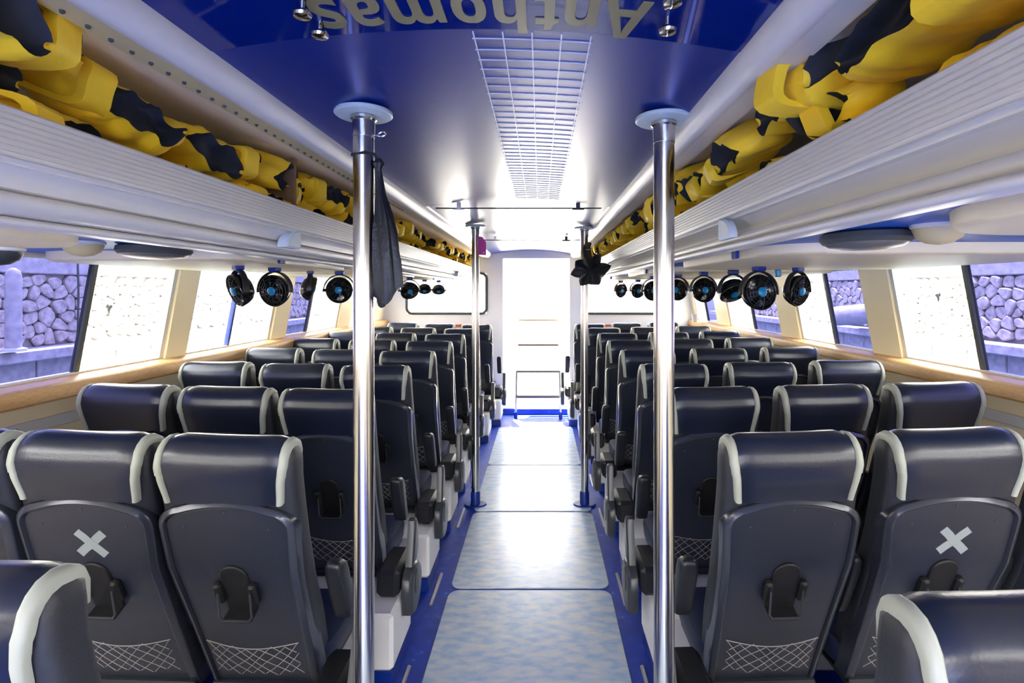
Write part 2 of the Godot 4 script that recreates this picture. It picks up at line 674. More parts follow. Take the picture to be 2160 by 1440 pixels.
func rack(s: int) -> void:
	var side := "left" if s < 0 else "right"
	var r := thing("luggage_rack", Vector3(s * (0.8 if s < 0 else 0.51), 1.765, 0), "long pale grey overhead rack with ribbed front along the %s side" % side, "rack", "overhead racks")
	var off := Transform3D(Basis.IDENTITY, -r.position)
	var a := 0.8 if s < 0 else 0.505          # front of the rack, distance from x = 0
	var k := 1.0 if s < 0 else 0.35
	# ribbed front
	var pts := []
	pts.append([a + 0.02, 1.93])
	pts.append([a + 0.004, 1.93]); pts.append([a, 1.926])
	for i in 7:
		var y := 1.919 - 0.0092 * i
		pts.append([a + 0.0002 * i, y]); pts.append([a + 0.003, y - 0.0012]); pts.append([a + 0.003, y - 0.0022]); pts.append([a + 0.0002 * i, y - 0.0034])
	pts.append([a + 0.005, 1.853]); pts.append([a + 0.02, 1.853])
	var sh := Shape.new()
	sh.prism(mirror(pts, s), -7.1, 2.3, 0.0, off)
	obj("ribbed_front", sh, mat.rack, r, 20.0)
	# hollow under the front, then two beads
	pts = []
	var dark := 0.86 if s < 0 else 0.578      # how far out the groove above the bead lies
	var lip := 0.98 if s < 0 else 0.556
	for i in 9:
		var q := i / 8.0
		pts.append([lerpf(a + 0.002, dark, 1.0 - pow(1.0 - q, 1.7)), 1.852 - 0.036 * pow(q, 1.6)])
	for i in 11:                      # upper bead
		var g := deg_to_rad(80.0 - 200.0 * i / 10.0)
		pts.append([dark + (0.018 if s < 0 else -0.012) - 0.026 * cos(g) + (0.02 * i / 10.0 if s < 0 else 0.0), 1.797 + 0.017 * sin(g)])
	for i in 9:                       # lower bead
		var g := deg_to_rad(85.0 - 160.0 * i / 8.0)
		pts.append([lip - 0.03 + (0.012 if s > 0 else 0.0) - 0.015 * cos(g), 1.774 + 0.009 * sin(g)])
	var e := lip
	pts.append([e, 1.765]); pts.append([e + 0.025, 1.768]); pts.append([e + 0.03, 1.81])
	pts.append([a + 0.60, 1.81])
	pts.append([a + 0.60, 1.846]); pts.append([a + 0.02, 1.846]); pts.append([a + 0.02, 1.852])
	sh = Shape.new()
	sh.prism(mirror(pts, s), -7.1, 2.3, 0.0, off)
	obj("shelf_body", sh, mat.rack, r, 50.0)
	# joint covers
	for d in ([1.83, 5.4] if s < 0 else [1.52, 4.9]):
		sh = Shape.new()
		var poly := PackedVector2Array([Vector2(0, -0.064)])
		for i in 10:
			var g := deg_to_rad(90.0 * i / 9.0)
			poly.append(Vector2(0.10 * cos(g), -0.064 + 0.062 * sin(g)))
		var face := Basis(Vector3(0, 0, 1), Vector3(0, 1, 0), Vector3(-s, 0, 0))
		sh.prism(poly, 0.0, 0.034 if s < 0 else 0.02, 0.006, Transform3D(face, Vector3(s * (a + 0.05 * k), 1.856, -d) - r.position))
		obj("joint_cover", sh, mat.cover, r)
	# back and ceiling of the rack
	var w := structure("trim_3" if s < 0 else "trim_4", "beige lining behind and over the %s rack with a rolled edge" % side, "lining")
	var c0 := 0.66 if s < 0 else 0.40
	sh = Shape.new()
	pts = [[c0 + 0.112, 2.105], [c0 + 0.35, 2.15], [c0 + 0.75, 2.20], [c0 + 0.78, 1.85], [c0 + 0.80, 1.85], [c0 + 0.80, 2.23], [c0 + 0.35, 2.18], [c0 + 0.112, 2.125]]
	sh.prism(mirror(pts, s), -7.1, 2.3)
	obj("lining_panel", sh, mat.rackback if s < 0 else mat.cove, w)
	# rolled edge between the ceiling and the lining
	sh = Shape.new()
	pts = [[c0 - 0.02, 2.16]]
	for i in 11:
		var g := deg_to_rad(180.0 + 90.0 * i / 10.0)
		pts.append([c0 + 0.045 + 0.045 * cos(g), 2.135 + 0.05 * sin(g)])
	pts.append([c0 + 0.06, 2.088]); pts.append([c0 + 0.13, 2.12]); pts.append([c0 + 0.13, 2.16])
	sh.prism(mirror(pts, s), -7.1, 2.3)
	obj("rolled_edge", sh, mat.cove, w, 50.0)
	sh = Shape.new()
	sh.prism(mirror([[c0 + 0.052, 2.0865], [c0 + 0.112, 2.0915], [c0 + 0.118, 2.099], [c0 + 0.118, 2.11], [c0 + 0.052, 2.10]], s), -7.1, 2.3)
	obj("fixing_strip", sh, mat.strip if s < 0 else mat.cove, w)
	if s < 0:
		for i in 44:
			sh = Shape.new()
			sh.lathe([[0.0045, 0.0], [0.004, -0.004], [0.001, -0.006]], 7, Transform3D(Basis.IDENTITY, Vector3(s * (c0 + 0.09), 2.0895, -(0.84 + 0.048 * i))))
			obj("bolt", sh, mat.gasket, w)
	# soffit above the windows
	var so := structure("trim_5" if s < 0 else "trim_6", "blue painted soffit between the %s rack and the windows" % side, "soffit")
	sh = Shape.new()
	var x1 := absf(wall_x(s)) + 0.02
	pts = [[e + 0.02, 1.80], [x1, 1.80], [x1, 1.84], [a + 0.61, 1.84], [a + 0.61, 1.809], [e + 0.02, 1.809]]
	sh.prism(mirror(pts, s), -7.1, 2.3)
	obj("soffit_board", sh, mat.soffitblue, so)


func front() -> void:
	var w := structure("wall_front", "white front wall with a doorway and two windscreens", "wall")
	var z := -(D_FRONT + 0.04)
	var sh := Shape.new()
	var holes := [[-1.78, -0.72], [-0.50, 0.39], [0.56, 1.72]]
	# columns between the openings
	for c in [[-2.2, -1.78], [-0.72, -0.50], [0.39, 0.56], [1.72, 2.2]]:
		sh.box(Vector3((c[0] + c[1]) / 2, 1.16, z), Vector3(c[1] - c[0], 2.32, 0.08))
	for h in [holes[0], holes[2]]:
		sh.box(Vector3((h[0] + h[1]) / 2, 0.675, z), Vector3(h[1] - h[0], 1.35, 0.08))
		sh.box(Vector3((h[0] + h[1]) / 2, 2.10, z), Vector3(h[1] - h[0], 0.44, 0.08))
	sh.box(Vector3(-0.055, 2.2, z), Vector3(0.89, 0.24, 0.08))
	obj("wall_panel", sh, mat.white, w)
	# windscreens
	var n := 11
	for h in [[-1.78, -0.72], [0.56, 1.72]]:
		var win := structure("window_%d" % n, "%s front windscreen in a dark rounded rubber frame" % ("left" if h[0] < 0 else "right"), "window")
		n += 1
		var path := PackedVector3Array()
		var r := 0.07
		for c in [[h[1] - r, 1.88 - r, 0.0], [h[0] + r, 1.88 - r, 90.0], [h[0] + r, 1.35 + r, 180.0], [h[1] - r, 1.35 + r, 270.0]]:
			for k in 6:
				var g := deg_to_rad(c[2] + 18.0 * k)
				path.append(Vector3(c[0] + r * cos(g), c[1] + r * sin(g), -D_FRONT + 0.008))
		sh = Shape.new()
		sh.tube(path, 0.02, 8, true)
		obj("gasket", sh, mat.gasket, win)
		sh = Shape.new()
		sh.box(Vector3((h[0] + h[1]) / 2, 1.615, z), Vector3(h[1] - h[0], 0.53, 0.006))
		obj("pane", sh, mat.glass, win)
	# blue skirting
	var b := structure("baseboard_front", "blue painted skirting at the foot of the front wall", "baseboard")
	sh = Shape.new()
	for c in [[-2.08, -0.50], [0.39, 2.03]]:
		sh.box(Vector3((c[0] + c[1]) / 2, 0.045, -D_FRONT + 0.008), Vector3(c[1] - c[0], 0.09, 0.016))
	obj("skirting", sh, mat.bluefloor, b)
	# companionway behind the doorway: white well with a deck in front
	var well := structure("wall_well", "white stair well beyond the front doorway, open to the sky", "wall")
	sh = Shape.new()
	sh.box(Vector3(-0.55, 0.6, -7.75), Vector3(0.08, 1.3, 1.12))
	sh.box(Vector3(0.44, 0.6, -7.75), Vector3(0.08, 1.3, 1.12))
	sh.box(Vector3(-0.055, 0.6, -8.3), Vector3(0.91, 1.3, 0.08))
	sh.box(Vector3(-0.055, -0.03, -7.72), Vector3(0.91, 0.06, 1.08))
	obj("well_lining", sh, mat.white, well)
	sh = Shape.new()
	sh.box(Vector3(-0.055, 1.2, -10.3), Vector3(3.6, 0.08, 3.9))
	sh.box(Vector3(-1.4, 1.2, -7.8), Vector3(1.6, 0.08, 1.1))
	sh.box(Vector3(1.3, 1.2, -7.8), Vector3(1.6, 0.08, 1.1))
	obj("fore_deck", sh, mat.white, well)
	# blue step under the ladder
	sh = Shape.new()
	sh.box(Vector3(-0.055, 0.04, -7.16), Vector3(0.885, 0.08, 0.05), 0.006)
	obj("door_step", sh, mat.bluefloor, w)
	ladder()


func ladder() -> void:
	var l := thing("step_ladder", Vector3(-0.03, 0, -6.95), "metal step ladder with white treads in the front doorway", "ladder")
	for sx in [-1, 1]:
		var sh := Shape.new()
		sh.tube(PackedVector3Array([Vector3(sx * 0.29, 0.0, 0.03), Vector3(sx * 0.285, 0.3, -0.02), Vector3(sx * 0.28, 0.60, -0.07)]), 0.014, 8)
		obj("leg", sh, mat.alu, l)
		sh = Shape.new()
		sh.lathe([[0.024, 0.0], [0.024, 0.07], [0.018, 0.085]], 12, Transform3D(Basis.IDENTITY, Vector3(sx * 0.29, 0, 0.03)))
		part_label(obj("foot", sh, mat.deepblue, l), "blue foot of the ladder")
		sh = Shape.new()
		sh.tube(PackedVector3Array([Vector3(sx * 0.28, 0.60, -0.07), Vector3(sx * 0.27, 1.24, -0.55)]), 0.014, 8)
		obj("rail", sh, mat.white, l)
	for i in 4:
		var sh := Shape.new()
		sh.box(Vector3(0, 0.277 + 0.322 * i, -0.02 - (0.05 * i if i < 2 else 0.05 + 0.24 * (i - 1))), Vector3(0.55, 0.035, 0.09), 0.006)
		obj("tread", sh, mat.tread, l)


func back() -> void:
	var w := structure("wall_back", "cream stern wall behind the seats with a wide open doorway", "wall")
	var z := -D_BACK + 0.04
	var sh := Shape.new()
	sh.box(Vector3(-1.75, 1.16, z), Vector3(0.8, 2.32, 0.08))
	sh.box(Vector3(1.7, 1.16, z), Vector3(0.8, 2.32, 0.08))
	sh.box(Vector3(-0.025, 2.2, z), Vector3(2.7, 0.24, 0.08))
	obj("wall_panel", sh, mat.cream, w)
	sh = Shape.new()
	sh.box(Vector3(0, -0.06, 4.5), Vector3(4.2, 0.12, 4.1))
	obj("stern_deck", sh, mat.bluefloor, w)


# ------------------------------------------------------------------ quay outside
func clip(poly: PackedVector2Array, p: Vector2, n: Vector2) -> PackedVector2Array:
	var out := PackedVector2Array()
	for i in poly.size():
		var a := poly[i]
		var b := poly[(i + 1) % poly.size()]
		var da := (a - p).dot(n)
		var db := (b - p).dot(n)
		if da <= 0.0:
			out.append(a)
		if (da < 0.0 and db > 0.0) or (da > 0.0 and db < 0.0):
			out.append(a.lerp(b, da / (da - db)))
	return out


func outside() -> void:
	var w := structure("water", "still harbour water beside the boat", "water")
	var sh := Shape.new()
	sh.box(Vector3(0, -0.85, -10), Vector3(60, 0.1, 70))
	obj("surface", sh, mat.water, w)
	for s in [-1, 1]:
		quay(s)
	# things on the quays
	var p := thing("mooring_post", Vector3(-6.1, 0.95, -6.2), "tall rounded mooring post before the left stone quay", "post")
	sh = Shape.new()
	sh.lathe([[0.075, 0.0], [0.075, 0.86], [0.06, 0.93], [0.02, 0.965]], 16)
	obj("shaft", sh, mat.concrete, p)
	sh = Shape.new()
	sh.lathe([[0.12, 0.0], [0.12, 0.03], [0.09, 0.04]], 16)
	obj("foot_plate", sh, mat.offwhite, p)
	p = thing("concrete_pipe", Vector3(6.05, 1.14, -10.2), "pale concrete pipe lying on the right quay ledge", "pipe")
	sh = Shape.new()
	sh.lathe([[0.1, -0.42], [0.19, -0.42], [0.19, 0.42], [0.1, 0.42]], 20, Transform3D(Basis(Vector3.RIGHT, PI / 2 - 0.12).rotated(Vector3.UP, 0.5), Vector3(0, 0.06, 0)))
	obj("barrel", sh, mat.concrete, p)
	p = thing("hanging_cable", Vector3(-6.35, 0.8, -7.35), "thin dark cable hanging down the left stone quay", "cable")
	sh = Shape.new()
	sh.tube(PackedVector3Array([Vector3(0, 1.32, 0), Vector3(0.02, 0.8, 0.01), Vector3(0, 0.2, 0)]), 0.012, 6)
	obj("strand", sh, mat.gasket, p)


func quay(s: int) -> void:
	var side := "left" if s < 0 else "right"
	var q := thing("stone_quay", Vector3(s * 6.5, -0.8, -9), "long stone quay wall outside the %s windows" % side, "quay", "quays beside the boat")
	var z0 := -19.5
	var z1 := 6.0
	var mid := Vector3(0, 0, (z0 + z1) / 2 + 9)
	var len_ := z1 - z0
	var sh := Shape.new()
	sh.box(mid + Vector3(s * 0.35, 1.35, 0), Vector3(0.66, 2.7, len_))
	obj("backing", sh, mat.mortar, q)
	sh = Shape.new()
	sh.box(mid + Vector3(s * 0.3, 2.80, 0), Vector3(0.72, 0.26, len_), 0.015)
	obj("coping", sh, mat.concrete, q)
	sh = Shape.new()
	sh.box(mid + Vector3(s * 0.1, 1.66, 0), Vector3(0.9, 0.14, len_), 0.015)
	obj("ledge", sh, mat.concrete, q)
	var rng := RandomNumberGenerator.new()
	rng.seed = 70 + s
	# facing blocks under the ledge
	var d := 4.0
	while d < 17.0:
		var wide := rng.randf_range(0.55, 0.8)
		for row in 2:
			sh = Shape.new()
			sh.box(Vector3(-s * 0.04, 1.36 - 0.47 * row, 9 - d - wide / 2), Vector3(0.12, 0.455, wide - 0.016), 0.012)
			obj("block", sh, mat.concrete, q)
		d += wide
	# rubble stones: cells of a jittered lattice
	var cw := 0.21
	var chh := 0.15
	var nx := 50
	var ny := 6
	var seeds := {}
	for i in range(-2, nx + 2):
		for j in range(-2, ny + 2):
			seeds[Vector2i(i, j)] = Vector2(5.6 + (i + (0.5 if j % 2 else 0.0) + rng.randf_range(-0.36, 0.36)) * cw, 1.83 + (j + rng.randf_range(-0.34, 0.34)) * chh)
	for i in nx:
		for j in ny:
			var c: Vector2 = seeds[Vector2i(i, j)]
			var poly := PackedVector2Array([Vector2(c.x - 0.6, 1.74), Vector2(c.x + 0.6, 1.74), Vector2(c.x + 0.6, 2.66), Vector2(c.x - 0.6, 2.66)])
			for a in range(-2, 3):
				for b in range(-2, 3):
					if a or b:
						var o: Vector2 = seeds[Vector2i(i + a, j + b)]
						var n := (o - c).normalized()
						poly = clip(poly, (o + c) / 2 - n * 0.006, n)
			if poly.size() < 3:
				continue
			var round_ := PackedVector2Array()
			for k in poly.size():
				var p0 := poly[k]
				var pa := poly[(k + poly.size() - 1) % poly.size()]
				var pb := poly[(k + 1) % poly.size()]
				round_.append(p0.lerp(pa, 0.22))
				round_.append(p0.lerp(pb, 0.22))
			sh = Shape.new()
			sh.prism(round_, 0.0, rng.randf_range(0.03, 0.075), 0.014, Transform3D(Basis(Vector3(0, 0, -1), Vector3(0, 1, 0), Vector3(-s, 0, 0)) if s < 0 else Basis(Vector3(0, 0, -1), Vector3(0, 1, 0), Vector3(-1, 0, 0)), Vector3(0, 0, 9)))
			obj("stone", sh, mat.stone, q)


# ------------------------------------------------------------------ poles
func poles() -> void:
	var spots := [[-0.495, 1.50, "near left steel pole under the ceiling, beside the hanging black bag"], [0.346, 1.50, "near right steel pole, nearer to the camera than the right seats"], [-0.4995, 4.12, "far left steel pole with the pink card"], [0.339, 4.12, "far right steel pole with the spiky black bag"]]
	for p in spots:
		var top := ceil_y(p[0])
		var o := thing("handrail_pole", Vector3(p[0], 0, -p[1]), p[2], "pole", "poles along the aisle")
		var sh := Shape.new()
		sh.lathe([[0.0285, 0.09], [0.0285, top - 0.045]], 28)
		obj("tube", sh, mat.steel, o)
		sh = Shape.new()
		sh.lathe([[0.03, top - 0.075], [0.031, top - 0.03], [0.036, top - 0.026], [0.036, top - 0.018], [0.029, top - 0.018]], 28)
		obj("collar", sh, mat.steel, o)
		sh = Shape.new()
		sh.lathe([[0.029, top - 0.016], [0.074, top - 0.016], [0.079, top - 0.012], [0.079, top - 0.004], [0.074, top]], 36)
		obj("ceiling_disc", sh, mat.disc, o)
		sh = Shape.new()
		sh.lathe([[0.036, 0.0], [0.036, 0.1], [0.03, 0.112]], 20)
		part_label(obj("base_sleeve", sh, mat.deepblue, o), "blue sleeve at the foot of the pole")
		sh = Shape.new()
		var poly := PackedVector2Array()
		for k in 32:
			var g := TAU * k / 32.0
			var rr := 0.062 + 0.024 * pow(absf(cos(g)), 3.0)
			poly.append(Vector2(cos(g), sin(g)) * rr)
		sh.prism(poly, 0.0, 0.016, 0.005, Transform3D(Basis(Vector3(1, 0, 0), Vector3(0, 0, -1), Vector3(0, 1, 0)), Vector3.ZERO))
		part_label(obj("base_flange", sh, mat.deepblue, o), "blue flange on the floor")
		if p[0] < 0 and p[1] < 2:
			sh = Shape.new()
			var path := PackedVector3Array()
			path.append(Vector3(0.028, 2.085, 0.0)); path.append(Vector3(0.04, 2.085, 0.0))
			sh.tube(path, 0.0025, 6)
			path = PackedVector3Array()
			for k in 14:
				var g := TAU * k / 14.0
				path.append(Vector3(0.051 + 0.011 * cos(g), 2.088 + 0.006 * sin(g) + 0.002 * cos(g), 0))
			sh.tube(path, 0.0022, 6, true)
			obj("ring_hook", sh, mat.chrome, o)


# ------------------------------------------------------------------ seats
# rear surface of the backrest: z at height y above the seat's base
func zr(y: float) -> float:
	var ys := [0.0, 0.10, 0.30, 0.52, 0.70, 0.745, 0.80, 0.85, 0.885, 0.905, 0.915]
	var zs := [-0.315, -0.270, -0.178, -0.076, -0.028, -0.018, 0.0, 0.006, -0.002, -0.018, -0.035]
	for i in ys.size() - 1:
		if y <= ys[i + 1]:
			return lerpf(zs[i], zs[i + 1], clampf((y - ys[i]) / (ys[i + 1] - ys[i]), 0, 1))
	return zs[-1]


func half_w(y: float) -> float:
	var ys := [0.0, 0.12, 0.30, 0.50, 0.62, 0.70, 0.74]
	var ws := [0.178, 0.180, 0.184, 0.190, 0.195, 0.197, 0.197]
	for i in ys.size() - 1:
		if y <= ys[i + 1]:
			return lerpf(ws[i], ws[i + 1], clampf((y - ys[i]) / (ys[i + 1] - ys[i]), 0, 1))
	return ws[-1]


# a band of the rear cover of the headrest, from x0 to x1, lying "lift" above the backrest
func wrap_band(x0a: float, x1a: float, x0b: float, x1b: float, lift: float, nx: int) -> Shape:
	var path := []
	for i in 14:
		var y := 0.732 + (0.885 - 0.732) * i / 13.0
		path.append(Vector2(y, zr(y) + 0.004))
	for p in [[0.902, -0.009], [0.914, -0.024], [0.919, -0.045], [0.916, -0.068], [0.905, -0.088], [0.885, -0.097], [0.85, -0.100]]:
		path.append(Vector2(p[0], p[1]))
	var rows := []
	var n := path.size()
	for i in n:
		var a: Vector2 = path[maxi(i - 1, 0)]
		var b: Vector2 = path[mini(i + 1, n - 1)]
		var dir := (b - a).normalized()
		var nrm := Vector2(-dir.y, dir.x)            # in (y, z); outwards
		var q := clampf((path[i].x - 0.732) / 0.13, 0.0, 1.0)
		var l0 := lerpf(x0a, x0b, q)
		var l1 := lerpf(x1a, x1b, q)
		var row := PackedVector3Array()
		for k in nx + 1:
			var u := float(k) / nx
			var x := lerpf(l0, l1, u)
			var edge := minf(u, 1.0 - u) * (l1 - l0)
			var h := lift * sqrt(clampf(edge / 0.006, 0.0, 1.0))
			var sag := 0.0
			if i > 7:                                # the top dips a little in the middle and rounds at the corners
				sag = 0.006 * (1.0 - pow(x / 0.19, 2.0)) + 0.02 * pow(absf(x) / 0.19, 8.0)
			var p: Vector2 = path[i] + nrm * h
			row.append(Vector3(x, p.x - sag, p.y))
		for k in nx + 1:
			var u := 1.0 - float(k) / nx
			var x := lerpf(l0, l1, u)
			var sag := 0.0
			if i > 7:
				sag = 0.006 * (1.0 - pow(x / 0.19, 2.0)) + 0.02 * pow(absf(x) / 0.19, 8.0)
			var p: Vector2 = path[i] - nrm * 0.012
			row.append(Vector3(x, p.x - sag, p.y))
		rows.append(row)
	var s := Shape.new()
	s.grid(rows, true, false, true)
	return s


func shell_outline() -> PackedVector2Array:
	var right := PackedVector2Array()
	for i in 15:
		var y := 0.01 + 0.645 * i / 14.0
		right.append(Vector2(half_w(y), y))
	for i in 9:                              # rounded shoulder, then the shallow arch
		var g := deg_to_rad(80.0 * (i + 1) / 9.0)
		right.append(Vector2(half_w(0.655) - 0.078 * (1 - cos(g)), 0.655 + 0.066 * sin(g)))
	for i in 5:
		var x := 0.131 * (1.0 - (i + 1) / 5.0)
		right.append(Vector2(x, 0.720 + 0.022 * (1.0 - pow(x / 0.131, 2.0))))
	var out := right.duplicate()
	for i in range(right.size() - 2, -1, -1):
		out.append(Vector2(-right[i].x, right[i].y))
	return out


func inset(poly: PackedVector2Array, d: float) -> PackedVector2Array:
	var out := PackedVector2Array()
	var n := poly.size()
	for i in n:
		var e0 := (poly[i] - poly[(i + n - 1) % n]).normalized()
		var e1 := (poly[(i + 1) % n] - poly[i]).normalized()
		var m := Vector2(-e0.y - e1.y, e0.x + e1.x)
		m = m.normalized() / maxf(0.6, m.length() * 0.5)
		out.append(poly[i] + m * d)
	return out


func ring3(poly: PackedVector2Array, lift: float) -> PackedVector3Array:
	var r := PackedVector3Array()
	for p in poly:
		r.append(Vector3(p.x, p.y, zr(minf(p.y, 0.745)) + lift))
	return r


func make_seat(s: int, aisle: bool) -> Node3D:
	# s: side on which the aisle lies, +1 or -1
	var o := Node3D.new()
	# backrest
	var rows := []
	var spec := [[0.02, 0.145, 0.10], [0.04, 0.160, 0.13], [0.12, 0.175, 0.14], [0.28, 0.188, 0.13], [0.45, 0.194, 0.115], [0.60, 0.197, 0.105], [0.72, 0.196, 0.10], [0.80, 0.196, 0.103], [0.85, 0.195, 0.106], [0.88, 0.190, 0.098], [0.898, 0.178, 0.078], [0.908, 0.160, 0.045], [0.911, 0.13, 0.02]]
	for q in spec:
		var row := PackedVector3Array()
		var zc: float = zr(q[0]) - 0.006 - q[2] * 0.5
		if q[0] > 0.88:
			zc = -0.052
		for k in 28:
			var g := TAU * (k + 0.5) / 28.0
			var cx := signf(cos(g)) * pow(absf(cos(g)), 0.32)
			var cz := signf(sin(g)) * pow(absf(sin(g)), 0.5)
			var bow := 0.012 * (1.0 - cx * cx) if cz < 0 else 0.0
			row.append(Vector3(cx * q[1], q[0], zc + cz * q[2] * 0.5 + bow))
		rows.append(row)
	var sh := Shape.new()
	sh.grid(rows, true, false, true)
	obj("backrest", sh, mat.vinyl, o, 60.0)
	# headrest cover and the two pale bands beside it
	obj("headrest_cover", wrap_band(-0.149, 0.149, -0.163, 0.163, 0.004, 14), mat.headrest, o, 60.0)
	for e in [-1, 1]:
		var bnd := wrap_band(0.148, 0.166, 0.162, 0.184, 0.006, 6) if e > 0 else wrap_band(-0.166, -0.148, -0.184, -0.162, 0.006, 6)
		part_label(obj("piping", bnd, mat.piping, o, 60.0), "pale band beside the headrest cover")
	# plastic shell: rim and recessed panel
	var out0 := shell_outline()
	rows = [ring3(out0, -0.062), ring3(out0, 0.0), ring3(inset(out0, 0.003), 0.005), ring3(inset(out0, 0.016), 0.014), ring3(inset(out0, 0.020), 0.013), ring3(inset(out0, 0.022), 0.005), ring3(inset(out0, 0.024), 0.0), ring3(inset(out0, 0.024), -0.055)]
	sh = Shape.new()
	sh.grid(rows, true, true)
	obj("back_shell", sh, mat.shell, o, 50.0)
	var in0 := inset(out0, 0.023)
	rows = []
	var mid := Vector2(0, 0.4)
	for f in [1.0, 0.985, 0.8, 0.6, 0.4, 0.2, 0.02]:
		var ring := PackedVector2Array()
		for p in in0:
			ring.append(mid + (p - mid) * f)
		rows.append(ring3(ring, 0.001 if f == 1.0 else 0.004))
	sh = Shape.new()
	sh.grid(rows, true, false)
	obj("back_panel", sh, mat.panel, o, 50.0)
	for p in [[-0.12, 0.655], [0.0, 0.705], [0.12, 0.655]]:
		sh = Shape.new()
		sh.lathe([[0.0036, 0.0], [0.0032, 0.0025], [0.001, 0.0032]], 8, Transform3D(Basis(Vector3.RIGHT, PI / 2 + 0.27), Vector3(p[0], p[1], zr(p[1]) + 0.003)))
		obj("screw", sh, mat.armgrey, o)
	# bottle holder: dark tongue, wire loop and tray
	var lie := Basis(Vector3.RIGHT, 0.42)
	var at := Vector3(0.0, 0.42, zr(0.42) + 0.006)
	lie = lie.scaled(Vector3.ONE * 1.12)
	sh = Shape.new()
	var poly := PackedVector2Array()
	for i in 13:
		var g := PI * i / 12.0
		poly.append(Vector2(0.036 * cos(g), 0.075 + 0.036 * sin(g)))
	poly.append(Vector2(-0.040, -0.045)); poly.append(Vector2(-0.03, -0.06)); poly.append(Vector2(0.03, -0.06)); poly.append(Vector2(0.040, -0.045))
	sh.prism(poly, -0.004, 0.006, 0.003, Transform3D(lie, at))
	for e in [-1, 1]:
		sh.box(Vector3(e * 0.046, 0.018, 0.008), Vector3(0.022, 0.07, 0.022), 0.006, Transform3D(lie, at))
	var hold := obj("bottle_holder", sh, mat.holder, o)
	sh = Shape.new()
	var path := PackedVector3Array([Vector3(-0.042, 0.03, 0.02), Vector3(-0.042, -0.04, 0.036), Vector3(-0.034, -0.05, 0.038), Vector3(0.034, -0.05, 0.038), Vector3(0.042, -0.04, 0.036), Vector3(0.042, 0.03, 0.02)])
	for i in path.size():
		path[i] = Transform3D(lie, at) * path[i]
	sh.tube(path, 0.0032, 6)
	obj("wire_loop", sh, mat.armgrey, hold)
	sh = Shape.new()
	sh.box(Vector3(0, -0.055, 0.018), Vector3(0.078, 0.010, 0.044), 0.004, Transform3D(lie, at))
	obj("tray", sh, mat.holder, hold)
	# net pocket
	sh = Shape.new()
	var nn := 7
	for fam in [-1, 1]:
		for i in range(-3, nn + 3):
			path = PackedVector3Array()
			for k in 9:
				var v := k / 8.0
				var u: float = float(i) / nn + fam * v * 0.42
				if u < -0.001 or u > 1.001:
					continue
				var y := 0.225 - 0.135 * v - 0.02 * sin(PI * u) * (1.0 - v) - 0.006 * sin(9.0 * u + i)
				path.append(Vector3((u - 0.5) * 0.285, y, zr(y) + 0.014 + 0.014 * sin(PI * u)))
			if path.size() > 1:
				sh.tube(path, 0.0011, 4)
	path = PackedVector3Array()
	for k in 15:
		var u := k / 14.0
		var y := 0.227 - 0.02 * sin(PI * u)
		path.append(Vector3((u - 0.5) * 0.29, y, zr(y) + 0.014 + 0.016 * sin(PI * u)))
	sh.tube(path, 0.0016, 5)
	var net := obj("net_pocket", sh, mat.cord, o)
	net.set_meta("kind", "stuff")
	part_label(net, "grey string net pocket")
	# cushion and frame
	sh = Shape.new()
	rows = []
	for q in [[0.03, 0.17, 0.20], [0.045, 0.192, 0.222], [0.10, 0.196, 0.226], [0.125, 0.188, 0.218], [0.132, 0.15, 0.18]]:
		var row := PackedVector3Array()
		for k in 28:
			var g := TAU * (k + 0.5) / 28.0
			row.append(Vector3(signf(cos(g)) * pow(absf(cos(g)), 0.35) * q[1], q[0], -0.50 + signf(sin(g)) * pow(absf(sin(g)), 0.35) * q[2] * 0.84))
		rows.append(row)
	sh.grid(rows, true, false, true)
	part_label(obj("seat_cushion", sh, mat.cushion, o, 60.0), "blue seat cushion")
	sh = Shape.new()
	sh.box(Vector3(0, 0.014, -0.46), Vector3(0.36, 0.028, 0.36), 0.008)
	obj("seat_frame", sh, mat.black, o)
	# raised armrest on the aisle side
	var ax := s * (0.2175 if not aisle else 0.268)
	sh = Shape.new()
	rows = []
	for q in [[0.285, 0.020, 0.016], [0.29, 0.026, 0.026], [0.32, 0.028, 0.032], [0.46, 0.030, 0.035], [0.495, 0.028, 0.030], [0.508, 0.022, 0.02], [0.511, 0.01, 0.01]]:
		var row := PackedVector3Array()
		for k in 16:
			var g := TAU * (k + 0.5) / 16.0
			row.append(Vector3(ax + signf(cos(g)) * pow(absf(cos(g)), 0.5) * q[1] * (1.0 if aisle else 0.55), q[0], zr(q[0]) - 0.075 + signf(sin(g)) * pow(absf(sin(g)), 0.5) * q[2]))
		rows.append(row)
	sh.grid(rows, true, false, true)
	if not aisle:
		obj("armrest", sh, mat.black, o, 60.0)
	else:
		var arm := obj("armrest", sh, mat.black, o, 60.0)
		sh = Shape.new()
		poly = PackedVector2Array()
		for p in [[-0.05, 0.0], [0.03, 0.01], [0.055, 0.06], [0.05, 0.16], [0.025, 0.20], [-0.005, 0.195], [-0.015, 0.15], [-0.03, 0.07]]:
			poly.append(Vector2(p[0], p[1]))
		# local x of the outline runs forward along the seat
		var face := Basis(Vector3(0, 0, -1), Vector3(0, 1, 0), Vector3(-s, 0, 0)) if s < 0 else Basis(Vector3(0, 0, -1), Vector3(0, 1, 0), Vector3(-1, 0, 0))
		var lay := func(out_: float) -> Transform3D:
			return Transform3D(Basis(Vector3(0, 0, -1), Vector3(0, 1, 0), Vector3(s, 0, 0)), Vector3(s * out_, 0, 0))
		var xf: Transform3D = lay.call(0.31)
		xf.origin += Vector3(0, 0.10, -0.22)
		sh.prism(poly, 0.0, 0.035, 0.008, xf)
		obj("arm_link", sh, mat.armgrey, arm, 50.0)
		# D-shaped side cover over the recliner
		sh = Shape.new()
		poly = PackedVector2Array()
